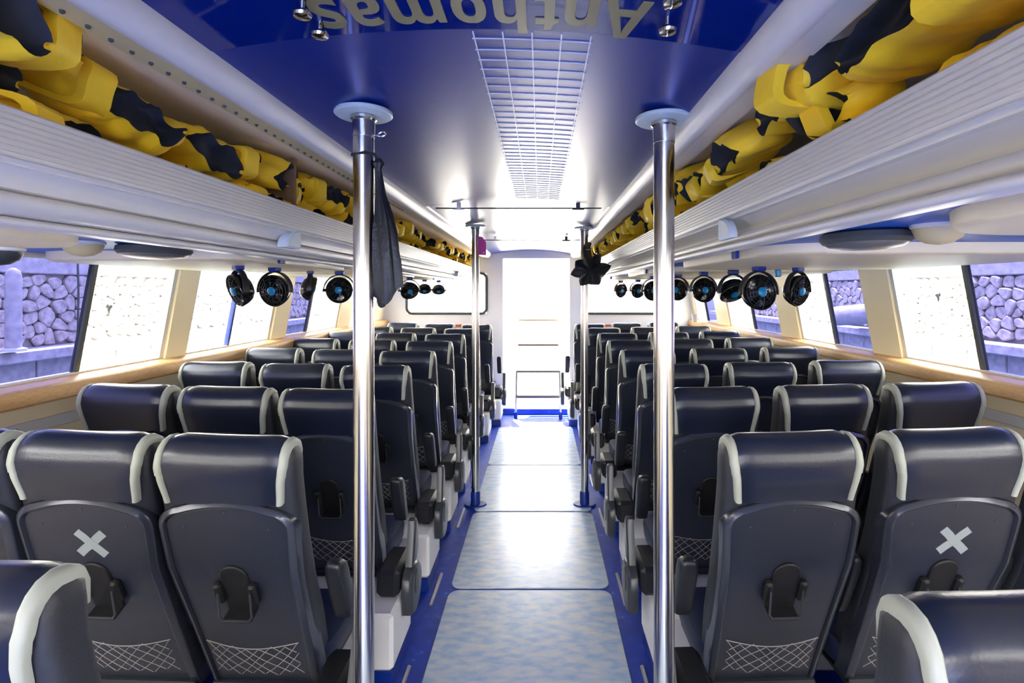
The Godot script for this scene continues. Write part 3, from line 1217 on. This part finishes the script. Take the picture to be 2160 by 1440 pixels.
		for i in 15:
			var g := deg_to_rad(-100.0 + 215.0 * i / 14.0)
			poly.append(Vector2(0.115 * cos(g), 0.115 * sin(g)))
		poly.append(Vector2(-0.085, 0.075)); poly.append(Vector2(-0.095, 0.02)); poly.append(Vector2(-0.075, -0.085))
		xf = lay.call(0.31)
		xf.origin += Vector3(0, 0.0, -0.21)
		sh.prism(poly, 0.0, 0.045, 0.014, xf)
		var cov := obj("side_cover", sh, mat.armgrey, o, 50.0)
		sh = Shape.new()
		poly = PackedVector2Array()
		for i in 16:
			var g := TAU * i / 16.0
			poly.append(Vector2(0.03 * cos(g), 0.055 * sin(g)))
		xf.origin += Vector3(s * 0.044, 0.035, 0.01)
		sh.prism(poly, 0.0, 0.004, 0.002, xf)
		obj("lever_recess", sh, mat.black, cov)
		sh = Shape.new()
		sh.box(Vector3(s * 0.250, 0.066, -0.22), Vector3(0.10, 0.124, 0.24), 0.02)
		obj("side_frame", sh, mat.black, o)
	return o


func add_tape(seat: Node3D) -> void:
	var n := 0
	for g in [0.72, -0.8]:
		var sh := Shape.new()
		var rows := []
		for i in 5:
			var u := (i / 4.0 - 0.5) * 0.105
			var row := PackedVector3Array()
			for e in [[-0.0125, 0.0055 + 0.0006 * n], [0.0125, 0.0055 + 0.0006 * n], [0.0125, 0.0035], [-0.0125, 0.0035]]:
				var q := Vector2(u, e[0] + 0.0012 * sin(i * 2.3)).rotated(g)
				var y := 0.595 + q.y
				row.append(Vector3(0.01 + q.x, y, zr(y) + e[1]))
			rows.append(row)
		sh.grid(rows, true, false, true)
		part_label(obj("tape_strip", sh, mat.tape, seat), "pale adhesive tape, half of a cross")
		n += 1


const ORDER := ["first", "second", "third", "fourth", "fifth", "sixth", "seventh", "eighth", "ninth", "tenth", "eleventh", "twelfth", "thirteenth", "fourteenth", "fifteenth", "sixteenth", "seventeenth", "eighteenth", "nineteenth", "twentieth", "last but two", "last but one", "last"]


func seats() -> void:
	var proto := {}
	for s in [-1, 1]:
		for a in [true, false]:
			proto[[s, a]] = make_seat(s, a)
	for row in range(1, 10):
		var d := 1.49 + 0.72 * (row - 2)
		if row == 1:
			d = 0.765
		var inward: float = [0.0, 0.0, 0.0, 0.0, 0.0, 0.0, 0.0, 0.0, 0.05, 0.13][row]
		for s in [-1, 1]:
			var side := "left" if s < 0 else "right"
			var gap: float
			var x0: float
			var lift := 0.0
			if s < 0:
				x0 = -0.914 + inward - (0.02 if row == 1 else 0.0)
				gap = [0.4, 0.405, 0.405, 0.415, 0.44, 0.46, 0.47, 0.47, 0.47, 0.45][row]
			else:
				x0 = 0.737 - inward
				gap = [0.4, 0.45, 0.46, 0.465, 0.48, 0.49, 0.49, 0.49, 0.49, 0.45][row]
				lift = 0.008
				if row == 1:
					d = 0.665
					x0 -= 0.05
			for k in (1 if row == 1 else 3):
				var where: String = ["next to the aisle", "middle of three", "next to the windows"][k]
				var o: Node3D = proto[[-s, k == 0]].duplicate()
				o.name = numbered("coach_seat")
				add_child(o)
				o.position = Vector3(x0 + s * gap * k, 0.319 + lift + 0.010 * k, -d)
				if gap < 0.435 and k > 0:
					o.get_node("armrest").free()       # no room between these seats
				if row < 4:
					o.rotation.z = s * (0.03 if row < 3 else 0.02)
				var extra := "dark coach seat"
				if row == 2 and k == 1:
					add_tape(o)
					where = "tape cross"
					extra = "dark coach seat with a pale"
				tag(o, ("dark coach seat with a pale tape cross on its back, %s of the aisle" % side) if where == "tape cross" else "%s, %s of the aisle, %s row, %s" % [extra, side, ORDER[row - 1], where], "seat", "coach seats in rows")
			# white pedestal that carries the row
			var p := thing("seat_pedestal", Vector3(x0 + s * gap, 0, -d - 0.16), "white box pedestal under the %s row of %s seats" % [ORDER[row - 1], side], "pedestal", "seat pedestals")
			var xa: float = (-0.61 + inward - (0.02 if row == 1 else 0.0)) if s < 0 else (0.475 - inward)
			var xb: float = x0 + s * (gap * 2 + 0.2)
			var sh := Shape.new()
			var c := (xa + xb) / 2 - p.position.x
			sh.box(Vector3(c, 0.193, 0), Vector3(absf(xb - xa), 0.236, 0.32), 0.014)
			obj("box_body", sh, mat.white, p)
			sh = Shape.new()
			sh.box(Vector3(c, 0.0375, 0), Vector3(absf(xb - xa) - 0.01, 0.075, 0.31), 0.004)
			part_label(obj("kick_base", sh, mat.deepblue, p), "blue painted foot of the pedestal")
	for k in proto:
		proto[k].free()


# ------------------------------------------------------------------ life jackets
func make_jacket(seed_: int, openings: Array) -> Node3D:
	var o := Node3D.new()
	var n := FastNoiseLite.new()
	n.seed = seed_
	n.frequency = 2.2
	n.fractal_octaves = 3
	var ns := 44
	var nf := 8                    # cells across the dark opening
	var nb := 22                   # cells round the back
	var L := 0.19
	var H := 0.053
	var Dp := 0.096
	var pts := []
	var dark := []
	for i in ns + 1:
		var sx := lerpf(-0.995, 0.995, i / float(ns))
		var env := pow(1.0 - pow(absf(sx), 2.6), 0.45)
		# opening that holds this cross-section
		var e := 0.03
		var depth := 0.0
		var inside := 0
		var tilt := 0.0
		for op in openings:
			var q: float = (sx - op[0]) / op[1]
			tilt = op[3]
			if absf(q) < 1.0:
				e = maxf(0.03, 1.25 * op[2] * pow(1.0 - pow(absf(q), 2.4), 0.6))
				depth = op[4] * (1.0 - pow(absf(q), 4.0))
				inside = openings.find(op) + 1
		var strap := 1.0
		for op in openings:
			if op.size() > 5:
				strap -= 0.16 * exp(-pow((sx - op[5]) / 0.09, 2.0))
		var row := PackedVector3Array()
		var rowd := []
		for j in nf + nb:
			var g: float
			if j <= nf:
				g = tilt + lerpf(-e, e, j / float(nf))
			else:
				g = tilt + lerpf(e, TAU - e, (j - nf) / float(nb))
			var cz := signf(cos(g)) * pow(absf(cos(g)), 0.62)
			var cy := signf(sin(g)) * pow(absf(sin(g)), 0.72)
			var p := Vector3(sx * L, cy * H * env * strap, cz * Dp * env * strap)
			var nz := n.get_noise_3dv(p * 1.6 + Vector3(seed_ * 3.1, 0, 0))
			var crease := absf(n.get_noise_3dv(p * 0.9 + Vector3(0, seed_ * 2.3, 7)))
			var r := 1.0 + 0.26 * nz - 0.16 * exp(-crease * 12.0)
			# a raised lip round the opening
			if inside and (j == 0 or j == nf):
				r += 0.10
			var inw := 0.0
			if inside and j > 0 and j < nf:
				inw = depth * sin(PI * j / nf)
			p = Vector3(p.x * (1.0 + 0.08 * nz), p.y * r, p.z * r)
			p.z -= inw
			p.y += 0.02 * sin(sx * 3.0 + seed_) + 0.012 * n.get_noise_2d(sx * 0.6, seed_ * 5.0) * 3.0
			row.append(p)
		pts.append(row)
		dark.append(inside)
	var ye := Shape.new()
	var bls := []
	for op in openings:
		bls.append(Shape.new())
	var tot := nf + nb
	for i in ns:
		var a: PackedVector3Array = pts[i]
		var b: PackedVector3Array = pts[i + 1]
		for j in tot:
			var k := (j + 1) % tot
			if dark[i] > 0 and dark[i] == dark[i + 1] and j < nf:
				bls[dark[i] - 1].quad(a[j], a[k], b[k], b[j])
			else:
				ye.quad(a[j], a[k], b[k], b[j])
	for c in [0, ns]:
		var r: PackedVector3Array = pts[c]
		var m := Vector3.ZERO
		for q in r:
			m += q
		m /= tot
		for j in tot:
			if c == 0:
				ye.tri(m, r[(j + 1) % tot], r[j])
			else:
				ye.tri(m, r[j], r[(j + 1) % tot])
	# both soups share one sense; test it on the yellow one
	var vol := 0.0
	for i in range(0, ye.t.size(), 3):
		vol += ye.t[i].dot(ye.t[i + 1].cross(ye.t[i + 2]))
	if vol < 0.0:
		for sh in [ye] + bls:
			for i in range(0, sh.t.size(), 3):
				var k: Vector3 = sh.t[i + 1]
				sh.t[i + 1] = sh.t[i + 2]
				sh.t[i + 2] = k
	obj("yellow_cover", ye, mat.yellow, o, 38.0)
	for bl in bls:
		part_label(obj("dark_lining", bl, mat.lining, o, 60.0), "dark lining in the fold")
	# yellow flap folded round the body, with sharp edges
	var st := Shape.new()
	var i0 := 27 if seed_ % 2 else 7
	var rows := []
	var ext := Vector3.ZERO
	var c := Vector3.ZERO
	for v in pts[i0 + 4]:
		c += v
	c /= pts[i0 + 4].size()
	for v in pts[i0 + 4]:
		ext = ext.max((v - c).abs())
	for q in [[0, 0.80], [0, 1.03], [7, 1.03], [7, 0.80]]:
		var row := PackedVector3Array()
		for j in 32:
			var g := TAU * j / 32.0
			var sq := 1.0 / pow(pow(absf(cos(g)), 4.5) + pow(absf(sin(g)), 4.5), 1.0 / 4.5)
			row.append(Vector3(pts[i0 + q[0]][0].x + 0.008 * sin(2.0 * g + seed_), c.y + sin(g) * ext.y * sq * 0.96 * q[1], c.z + cos(g) * ext.z * sq * 0.98 * q[1]))
		rows.append(row)
	st.grid(rows, true, true)
	obj("flap", st, mat.yellow, o, 32.0)
	return o


# lifts a jacket clear of the shelf and moves it back behind the ribbed front
func settle(o: Node3D, pts: PackedVector3Array, s: int, front: float, layer: int) -> void:
	var low := 9.0
	for p in pts:
		low = minf(low, (o.transform * p).y)
	if low < 1.849:
		o.position.y += 1.849 - low
	var need := 0.0
	for p in pts:
		var q := o.transform * p
		if q.y < 1.936:
			need = maxf(need, front + 0.024 - s * q.x)
	o.position.x += s * need


func jackets() -> void:
	var kinds := []
	# openings: middle, half length, half angle, tilt, depth, strap
	kinds.append(make_jacket(1, [[-0.25, 0.62, 0.62, 0.1, 0.05, 0.5]]))
	kinds.append(make_jacket(2, [[0.2, 0.6, 0.55, -0.15, 0.045, -0.5]]))
	kinds.append(make_jacket(3, [[-0.5, 0.38, 0.7, 0.0, 0.04], [0.42, 0.40, 0.6, 0.0, 0.05]]))
	kinds.append(make_jacket(4, [[0.0, 0.8, 0.42, 0.35, 0.035]]))
	kinds.append(make_jacket(5, [[-0.35, 0.5, 0.5, 0.3, 0.04, 0.25], [0.55, 0.3, 0.5, -0.3, 0.03]]))
	kinds.append(make_jacket(6, [[0.3, 0.5, 0.75, 0.0, 0.055]]))
	var clouds := []
	for q in kinds:
		var pts := PackedVector3Array()
		for c in q.get_children():
			var v: PackedVector3Array = c.mesh.surface_get_arrays(0)[Mesh.ARRAY_VERTEX]
			for i in range(0, v.size(), 3):
				pts.append(v[i])
		clouds.append(pts)
	var rng := RandomNumberGenerator.new()
	rng.seed = 11
	for s in [-1, 1]:
		var side := "left" if s < 0 else "right"
		for layer in 2:
			var d := 0.62 + 0.14 * layer
			var n := 0
			while d < 6.75:
				n += 1
				var k_ := rng.randi() % 6
				var o: Node3D = kinds[k_].duplicate()
				o.name = numbered("life_jacket")
				add_child(o)
				var front := (0.80 if s < 0 else 0.505)
				var x := front + 0.135 + rng.randf_range(-0.01, 0.02)
				var y := 1.846 + 0.083 + 0.118 * layer + rng.randf_range(-0.008, 0.012)
				if s > 0 and layer == 1:
					x -= 0.05
				var k := rng.randf_range(0.9, 1.02)
				if d > 3.0:
					k *= 0.9
				elif s > 0:
					k *= 1.1
				# the dark fold faces the aisle: local +z towards the aisle
				var b := Basis(Vector3.UP, (PI / 2 if s < 0 else -PI / 2) + rng.randf_range(-0.22, 0.22))
				b = b * Basis(Vector3.FORWARD, rng.randf_range(-0.14, 0.14)) * Basis(Vector3.RIGHT, rng.randf_range(0.05, 0.4))
				if rng.randf() < 0.0:
					b = b * Basis(Vector3.BACK, PI)
				o.transform = Transform3D(b.scaled_local(Vector3(k, k * rng.randf_range(0.86, 1.04), k)), Vector3(s * x, y, -d))
				settle(o, clouds[k_], s, front, layer)
				tag(o, "yellow and black life jacket, %s rack, %s layer, %s from the camera" % [side, ["lower", "upper"][layer], ORDER[mini(n - 1, 22)]], "life jacket", "life jackets in the overhead racks")
				d += rng.randf_range(0.36, 0.38) * (1.0 if d < 3.0 else 0.92)
	# a third layer where the piles are highest
	for q in [[-1, 0.80, 2.085, 0.86], [1, 1.0, 2.075, 0.60]]:
		var o: Node3D = kinds[4 if q[0] < 0 else 5].duplicate()
		o.name = numbered("life_jacket")
		add_child(o)
		o.transform = Transform3D(Basis(Vector3.UP, q[0] * -PI / 2 + 0.2).scaled(Vector3.ONE * 0.98), Vector3(q[0] * q[3], q[2], -q[1]))
		tag(o, "topmost yellow life jacket of the high pile, camera end, %s rack" % ("left" if q[0] < 0 else "right"), "life jacket", "life jackets in the overhead racks")
	for k in kinds:
		k.free()


# ------------------------------------------------------------------ fans
func make_fan() -> Node3D:
	# face looks to +z, centre of the head at (0, -0.115, 0), origin on the soffit
	var o := Node3D.new()
	var head := Transform3D(Basis(Vector3.RIGHT, PI / 2), Vector3(0, -0.115, 0))
	var sh := Shape.new()
	sh.lathe([[0.02, -0.055], [0.045, -0.052], [0.064, -0.036], [0.074, -0.012], [0.078, 0.012], [0.075, 0.016], [0.070, 0.012], [0.062, -0.004], [0.03, -0.018], [0.005, -0.02]], 32, head)
	obj("housing", sh, mat.fan, o, 50.0)
	for i in 5:
		sh = Shape.new()
		var g := TAU * i / 5.0
		var rows := []
		for k in 5:
			var r := lerpf(0.016, 0.062, k / 4.0)
			var row := PackedVector3Array()
			for e in [-0.32, 0.0, 0.32]:
				var q: float = g + e * (1.0 + 0.3 * k / 4.0) + 0.25 * k / 4.0
				row.append(head * Vector3(r * cos(q), -0.003 + 0.012 * e, r * sin(q)))
			for e in [0.32, 0.0, -0.32]:
				var q: float = g + e * (1.0 + 0.3 * k / 4.0) + 0.25 * k / 4.0
				row.append(head * Vector3(r * cos(q), -0.0045 + 0.012 * e, r * sin(q)))
			rows.append(row)
		sh.grid(rows, true, false, true)
		obj("blade", sh, mat.fan, o, 50.0)
	sh = Shape.new()
	for r in [0.072, 0.058, 0.045, 0.032]:
		var path := PackedVector3Array()
		for k in 28:
			path.append(head * Vector3(r * cos(TAU * k / 28.0), 0.017 + 0.012 * (1.0 - r / 0.072), r * sin(TAU * k / 28.0)))
		sh.tube(path, 0.0011, 5, true)
	for k in 10:
		var g := TAU * k / 10.0
		sh.tube(PackedVector3Array([head * Vector3(0.02 * cos(g), 0.026, 0.02 * sin(g)), head * Vector3(0.046 * cos(g + 0.2), 0.023, 0.046 * sin(g + 0.2)), head * Vector3(0.074 * cos(g + 0.3), 0.016, 0.074 * sin(g + 0.3))]), 0.0011, 5)
	obj("grille", sh, mat.black, o)
	sh = Shape.new()
	sh.lathe([[0.021, 0.018], [0.021, 0.026], [0.016, 0.030], [0.003, 0.031]], 20, head)
	part_label(obj("hub_cap", sh, mat.fanhub, o), "blue hub cap")
	# yoke
	sh = Shape.new()
	var rows := []
	for k in 19:
		var g := deg_to_rad(-6.0 + 192.0 * k / 18.0)
		var dir := Vector3(cos(g), sin(g), 0)
		var c := Vector3(0, -0.115, 0)
		rows.append(PackedVector3Array([c + dir * 0.088 + Vector3(0, 0, 0.013), c + dir * 0.093 + Vector3(0, 0, 0.011), c + dir * 0.093 + Vector3(0, 0, -0.013), c + dir * 0.088 + Vector3(0, 0, -0.013)]))
	sh.grid(rows, true, false, true)
	obj("yoke", sh, mat.black, o, 50.0)
	for e in [-1, 1]:
		sh = Shape.new()
		sh.lathe([[0.009, -0.008], [0.009, 0.012]], 10, Transform3D(Basis(Vector3.BACK, PI / 2), Vector3(e * 0.084, -0.115, 0)))
		obj("pivot", sh, mat.black, o)
	sh = Shape.new()
	sh.box(Vector3(0, -0.012, 0), Vector3(0.05, 0.024, 0.04), 0.005)
	obj("mount", sh, mat.deepblue, o)
	return o


func fans() -> void:
	var f := make_fan()
	# x, d, yaw, tilt, scale, label
	var list := [
		[-1.36, 2.41, -0.7, 0.35, 0.98, "first on the left, turned to the aisle"],
		[-1.29, 2.60, -0.2, 0.15, 1.0, "second on the left, under a wide bracket"],
		[-1.31, 3.05, 1.9, 0.35, 0.9, "third on the left, seen side-on from behind"],
		[-1.17, 3.12, 0.1, 0.0, 0.98, "fourth on the left, just left of the near steel pole"],
		[-1.10, 4.5, 0.5, 0.5, 1.0, "fifth on the left, right of the hanging black bag"],
		[-1.19, 5.5, 0.2, 1.0, 0.9, "sixth on the left, far along beside the windscreen"],
		[-1.14, 6.0, 0.2, 1.0, 0.95, "seventh and farthest on the left"],
		[1.25, 2.6, 0.55, 0.25, 1.0, "first on the right, turned towards the windows"],
		[1.02, 2.5, 0.25, -0.1, 1.08, "second on the right, the largest round face with blue hub"],
		[1.08, 3.0, 0.3, 0.9, 1.05, "third on the right, tipped up beneath its bracket"],
		[1.005, 3.3, 0.2, 0.0, 0.98, "fourth on the right, beside the near right pole"],
		[0.95, 3.7, -0.9, 0.1, 0.95, "fifth on the right, half hidden by the near right pole"],
		[0.86, 4.1, 0.2, 0.2, 1.0, "sixth on the right, left of the near right pole"],
		[1.0, 5.5, 0.3, 0.3, 1.0, "seventh on the right, far along"],
		[0.9, 6.0, 0.6, 0.2, 1.0, "eighth and farthest on the right"],
	]
	for q in list:
		var o: Node3D = f.duplicate()
		o.name = numbered("cabin_fan")
		add_child(o)
		o.position = Vector3(q[0], 1.766, -q[1])
		o.basis = (Basis(Vector3.UP, q[2])).scaled(Vector3.ONE * q[4])
		# tilt the head inside the yoke
		var piv := Vector3(0, -0.115, 0)
		var tb := Basis(Vector3.RIGHT, q[3])
		for c in o.get_children():
			if not (str(c.name) in ["yoke", "mount"] or str(c.name).begins_with("pivot")):
				c.transform = Transform3D(tb, piv - tb * piv)
		tag(o, "small black cabin fan, " + q[5], "fan", "fans under the racks")
	f.free()


# ------------------------------------------------------------------ fittings over the windows
func fixtures() -> void:
	# moulded cream trays under the soffit
	for s in [-1, 1]:
		var side := "left" if s < 0 else "right"
		var spans := [[-0.4, 1.45], [2.0, 3.25], [3.65, 5.0], [5.3, 6.6]] if s < 0 else [[-0.4, 1.12], [1.65, 2.95], [3.3, 4.7], [5.1, 6.6]]
		var xin := 1.12 if s < 0 else 0.72
		var xout := absf(wall_x(s)) - 0.14
		for i in spans.size():
			var e: Array = spans[i]
			var t := thing("ceiling_tray", Vector3(s * (xin + xout) / 2, 1.80, -(e[0] + e[1]) / 2), "cream moulded tray over the %s windows, %s from the camera" % [side, ORDER[i]], "tray", "trays over the windows")
			var sh := Shape.new()
			var half: float = (e[1] - e[0]) / 2
			var hw: float = (xout - xin) / 2
			var rows := []
			for q in [[0.0, 0.0], [0.028, 0.002], [0.036, 0.012], [0.038, 0.06]]:
				var row := PackedVector3Array()
				for k in 48:
					var g := TAU * k / 48.0
					var cx: float = signf(cos(g)) * pow(absf(cos(g)), 0.35) * (hw - q[1])
					var cz: float = signf(sin(g)) * pow(absf(sin(g)), 0.35) * (half - q[1])
					row.append(Vector3(cx, -q[0], cz))
				rows.append(row)
			sh.grid(rows, true, false, true)
			obj("tray_body", sh, mat.cream, t, 50.0)
			sh = Shape.new()
			sh.box(Vector3(-s * (hw + 0.002), -0.016, half * (0.55 if i == 0 else 0.5) - (0.42 if i == 0 else 0.0)), Vector3(0.012, 0.034, 0.05), 0.003)
			part_label(obj("strap_tab", sh, mat.deepblue, t), "navy strap over the tray edge")
		for q in ([[1.40, 1.64, "beige"], [1.42, 1.40, "grey"]] if s < 0 else [[0.90, 1.21, "beige"]]):
			var dm := thing("speaker_dome", Vector3(s * q[0], 1.80 if q[1] > 1.5 or s > 0 else 1.762, -q[1]), "small %s half-round dome hanging over the %s windows" % [q[2], side], "speaker")
			var sd := Shape.new()
			sd.lathe([[0.05, 0.0], [0.052, -0.012], [0.044, -0.03], [0.026, -0.042], [0.004, -0.046]], 24)
			obj("cap", sd, mat.strip if q[2] == "beige" else mat.armgrey, dm, 50.0)
			sd = Shape.new()
			sd.lathe([[0.056, 0.0], [0.056, -0.006], [0.05, -0.01]], 24)
			obj("rim", sd, mat.offwhite, dm)
	var lamps := [[-1.28, 1.78, "left"], [0.83, 1.37, "right"]]
	for q in lamps:
		var l := thing("ceiling_lamp", Vector3(q[0], 1.80, -q[1]), "flat oval unlit ceiling lamp over the %s windows" % q[2], "lamp", "oval ceiling lamps")
		var sh := Shape.new()
		var xf := Transform3D(Basis.from_scale(Vector3(1.0, 1.0, 1.15)), Vector3.ZERO)
		sh.lathe([[0.09, 0.0], [0.1, -0.006], [0.102, -0.02], [0.094, -0.03]], 36, xf)
		obj("rim", sh, mat.gasket, l)
		sh = Shape.new()
		sh.lathe([[0.095, -0.026], [0.08, -0.038], [0.05, -0.044], [0.004, -0.046]], 36, xf)
		obj("lens_cover", sh, mat.alu, l, 50.0)


# ------------------------------------------------------------------ odds and ends
func small_things() -> void:
	# chrome knobs on the glossy panel
	for q in [[-0.42, 0.945, "left chrome stud nearer the camera on the glossy ceiling"], [-0.42, 1.02, "left chrome stud nearer the grid on the glossy ceiling"], [0.22, 0.89, "right chrome stud nearer the camera on the glossy ceiling"], [0.234, 0.985, "right chrome stud nearer the grid on the glossy ceiling"]]:
		var y := ceil_y(q[0])
		var k := thing("chrome_stud", Vector3(q[0], y, -q[1]), q[2], "stud", "chrome studs on the ceiling")
		var sh := Shape.new()
		sh.lathe([[0.005, 0.0], [0.004, -0.018]], 12)
		obj("stem", sh, mat.chrome, k)
		sh = Shape.new()
		sh.lathe([[0.005, -0.016], [0.014, -0.019], [0.0165, -0.024], [0.015, -0.029], [0.006, -0.031]], 20)
		obj("head", sh, mat.chrome, k)
	# thin rails under the ceiling
	for q in [[3.17, -0.62, 0.36, 2.150, "thin dark curtain rail under the step of the ceiling"], [5.0, -0.55, 0.37, 2.135, "thin dark curtain rail near the front doorway"]]:
		var r := thing("curtain_rail", Vector3((q[1] + q[2]) / 2, q[3], -q[0]), q[4], "rail", "curtain rails")
		var half: float = (q[2] - q[1]) / 2
		var sh := Shape.new()
		sh.tube(PackedVector3Array([Vector3(-half, -0.012, 0), Vector3(half, -0.012, 0)]), 0.004, 8)
		obj("rod", sh, mat.gasket, r)
		for e in [-0.72, 0.72]:
			sh = Shape.new()
			sh.box(Vector3(e * half, 0.004, 0), Vector3(0.025, 0.04, 0.018), 0.003)
			sh.box(Vector3(e * half, -0.018, 0), Vector3(0.07, 0.008, 0.02), 0.002)
			obj("bracket", sh, mat.gasket if e > 0 else mat.alu, r)
	# black mesh bag on the near left pole
	var b := thing("hanging_bag", Vector3(-0.432, 1.63, -1.5), "long black mesh bag hanging on the near left pole", "bag")
	var sh := Shape.new()
	var rows := []
	var spec := [[0.0, 0.0, 0.030, 0.012], [0.03, 0.0, 0.040, 0.018], [0.10, 0.0, 0.038, 0.024], [0.18, -0.004, 0.031, 0.024], [0.24, -0.010, 0.022, 0.018], [0.29, -0.016, 0.013, 0.012], [0.335, -0.020, 0.010, 0.010], [0.36, -0.022, 0.009, 0.009], [0.375, -0.022, 0.016, 0.014], [0.39, -0.022, 0.006, 0.006]]
	var nz := FastNoiseLite.new()
	nz.seed = 4
	nz.frequency = 9.0
	for q in spec:
		var row := PackedVector3Array()
		for k in 28:
			var g := TAU * k / 28.0
			var fold := 1.0 + 0.16 * sin(5.0 * g + q[0] * 9.0) + 0.10 * sin(9.0 * g - q[0] * 14.0)
			var p := Vector3(q[1] + cos(g) * q[2] * fold, q[0], sin(g) * q[3] * fold)
			if q[0] < 0.02:
				p.y += 0.022 * cos(g * 2.0 + 0.6) + 0.018 * cos(g)
			row.append(p + Vector3(1, 0, 1) * 0.004 * nz.get_noise_3dv(p))
		rows.append(row)
	sh.grid(rows, true, false, true)
	obj("mesh_body", sh, mat.bag, b, 60.0)
	sh = Shape.new()
	sh.tube(PackedVector3Array([Vector3(-0.022, 0.385, 0), Vector3(-0.03, 0.40, 0.01), Vector3(-0.05, 0.40, 0.03), Vector3(-0.09, 0.395, 0.02)]), 0.004, 6)
	obj("draw_cord", sh, mat.bag, b)
	# spiky crumpled bag on the far right pole
	b = thing("crumpled_bag", Vector3(0.375, 1.66, -4.06), "spiky crumpled black bag tied to the far right pole", "bag")
	sh = Shape.new()
	rows = []
	var star := [0.15, 0.10, 0.135, 0.105, 0.11, 0.13, 0.105, 0.125, 0.165, 0.10, 0.15, 0.105, 0.20, 0.10, 0.13, 0.115]
	for lay in [-0.055, -0.03, 0.0, 0.03, 0.055]:
		var row := PackedVector3Array()
		for k in 48:
			var u := k / 3.0
			var a0: float = star[int(u) % 16]
			var a1: float = star[(int(u) + 1) % 16]
			var rr := lerpf(a0, a1, u - floorf(u)) * (1.0 - 0.55 * pow(absf(lay) / 0.055, 2.0))
			var g := TAU * k / 48.0 + 0.12 - PI * 0.97
			row.append(Vector3(rr * cos(g), 0.145 + rr * sin(g) * 1.02, lay + 0.012 * sin(g * 7.0)))
		rows.append(row)
	sh.grid(rows, true, false, true)
	obj("bag_body", sh, mat.binbag, b, 30.0)
	sh = Shape.new()
	sh.tube(PackedVector3Array([Vector3(0.0, 0.26, 0), Vector3(-0.01, 0.32, 0.0), Vector3(0.0, 0.355, 0.01)]), 0.014, 8)
	obj("tied_neck", sh, mat.binbag, b)
	sh = Shape.new()
	sh.tube(PackedVector3Array([Vector3(0.0, 0.30, 0.012), Vector3(-0.03, 0.30, 0.03), Vector3(-0.066, 0.31, -0.02)]), 0.005, 6)
	obj("tie_string", sh, mat.cord, b)
	# leaf-like stickers on the clear panes
	for q in [[-2.155, 1.565, 2.64, "left"], [2.095, 1.62, 2.78, "right"]]:
		var st := thing("window_sticker", Vector3(q[0] + (0.030 if q[0] < 0 else -0.030), q[1], -q[2]), "small grey leaf-shaped sticker on the clear %s window pane" % q[3], "sticker", "stickers on the windows")
		sh = Shape.new()
		var out := PackedVector2Array()
		for k in 30:
			var g := TAU * k / 30.0
			var rr := 0.02 * (0.75 + 0.3 * sin(3.0 * g + 0.4) + 0.12 * sin(7.0 * g))
			out.append(Vector2(rr * cos(g), 1.25 * rr * sin(g)))
		sh.prism(out, 0.0, 0.003, 0.001, Transform3D(Basis(Vector3(0, 0, -1), Vector3(0, 1, 0), Vector3(-1, 0, 0)), Vector3.ZERO))
		obj("leaf", sh, mat.gasket, st)
	# pink card
	var p := thing("pink_card", Vector3(-0.445, 1.925, -4.09), "small pink card fixed to the far left pole", "card")
	sh = Shape.new()
	sh.prism(PackedVector2Array([Vector2(-0.028, 0.0), Vector2(0.03, -0.004), Vector2(0.03, 0.095), Vector2(0.0, 0.135), Vector2(-0.028, 0.14)]), 0.0, 0.004, 0.001)
	obj("sheet", sh, mat.pink, p)
	sh = Shape.new()
	sh.box(Vector3(0.012, 0.016, 0.0045), Vector3(0.012, 0.006, 0.001))
	obj("white_mark", sh, mat.white, p)
	# divider in the left rack
	p = thing("rack_divider", Vector3(-0.93, 1.846, -1.85), "brown upright board dividing the left rack", "board")
	sh = Shape.new()
	sh.box(Vector3(0, 0.13, 0), Vector3(0.17, 0.26, 0.014), 0.003)
	obj("board", sh, mat.brown, p)
	# orange rails at the front
	for q in [[-1.08, 0.36, "left"], [0.80, 0.24, "right"]]:
		p = thing("orange_rail", Vector3(q[0], 0.0, -7.125), "orange rail on a post before the %s windscreen" % q[2], "rail", "orange front rails")
		sh = Shape.new()
		sh.box(Vector3(0, 1.19, 0), Vector3(q[1] * 2, 0.024, 0.03), 0.006)
		obj("bar", sh, mat.orange, p)
		sh = Shape.new()
		sh.box(Vector3(q[1] * 0.15, 1.01, 0), Vector3(0.09, 0.33, 0.025), 0.006)
		obj("post", sh, mat.orange, p)
	# paper cup on the right ledge
	p = thing("paper_cup", Vector3(1.90, 1.262, -6.6), "white paper cup standing on the right window ledge", "cup")
	sh = Shape.new()
	sh.lathe([[0.028, 0.0], [0.038, 0.09], [0.041, 0.092], [0.039, 0.096], [0.036, 0.092], [0.026, 0.006]], 20)
	obj("cup_body", sh, mat.offwhite, p)
	# a blue clip by the first right fan
	p = thing("blue_clip", Vector3(1.13, 1.745, -2.55), "small bright blue clip under the right soffit beside a fan", "clip")
	sh = Shape.new()
	sh.box(Vector3(0, -0.012, 0), Vector3(0.028, 0.034, 0.02), 0.004)
	obj("clip_body", sh, mat.fanhub, p)
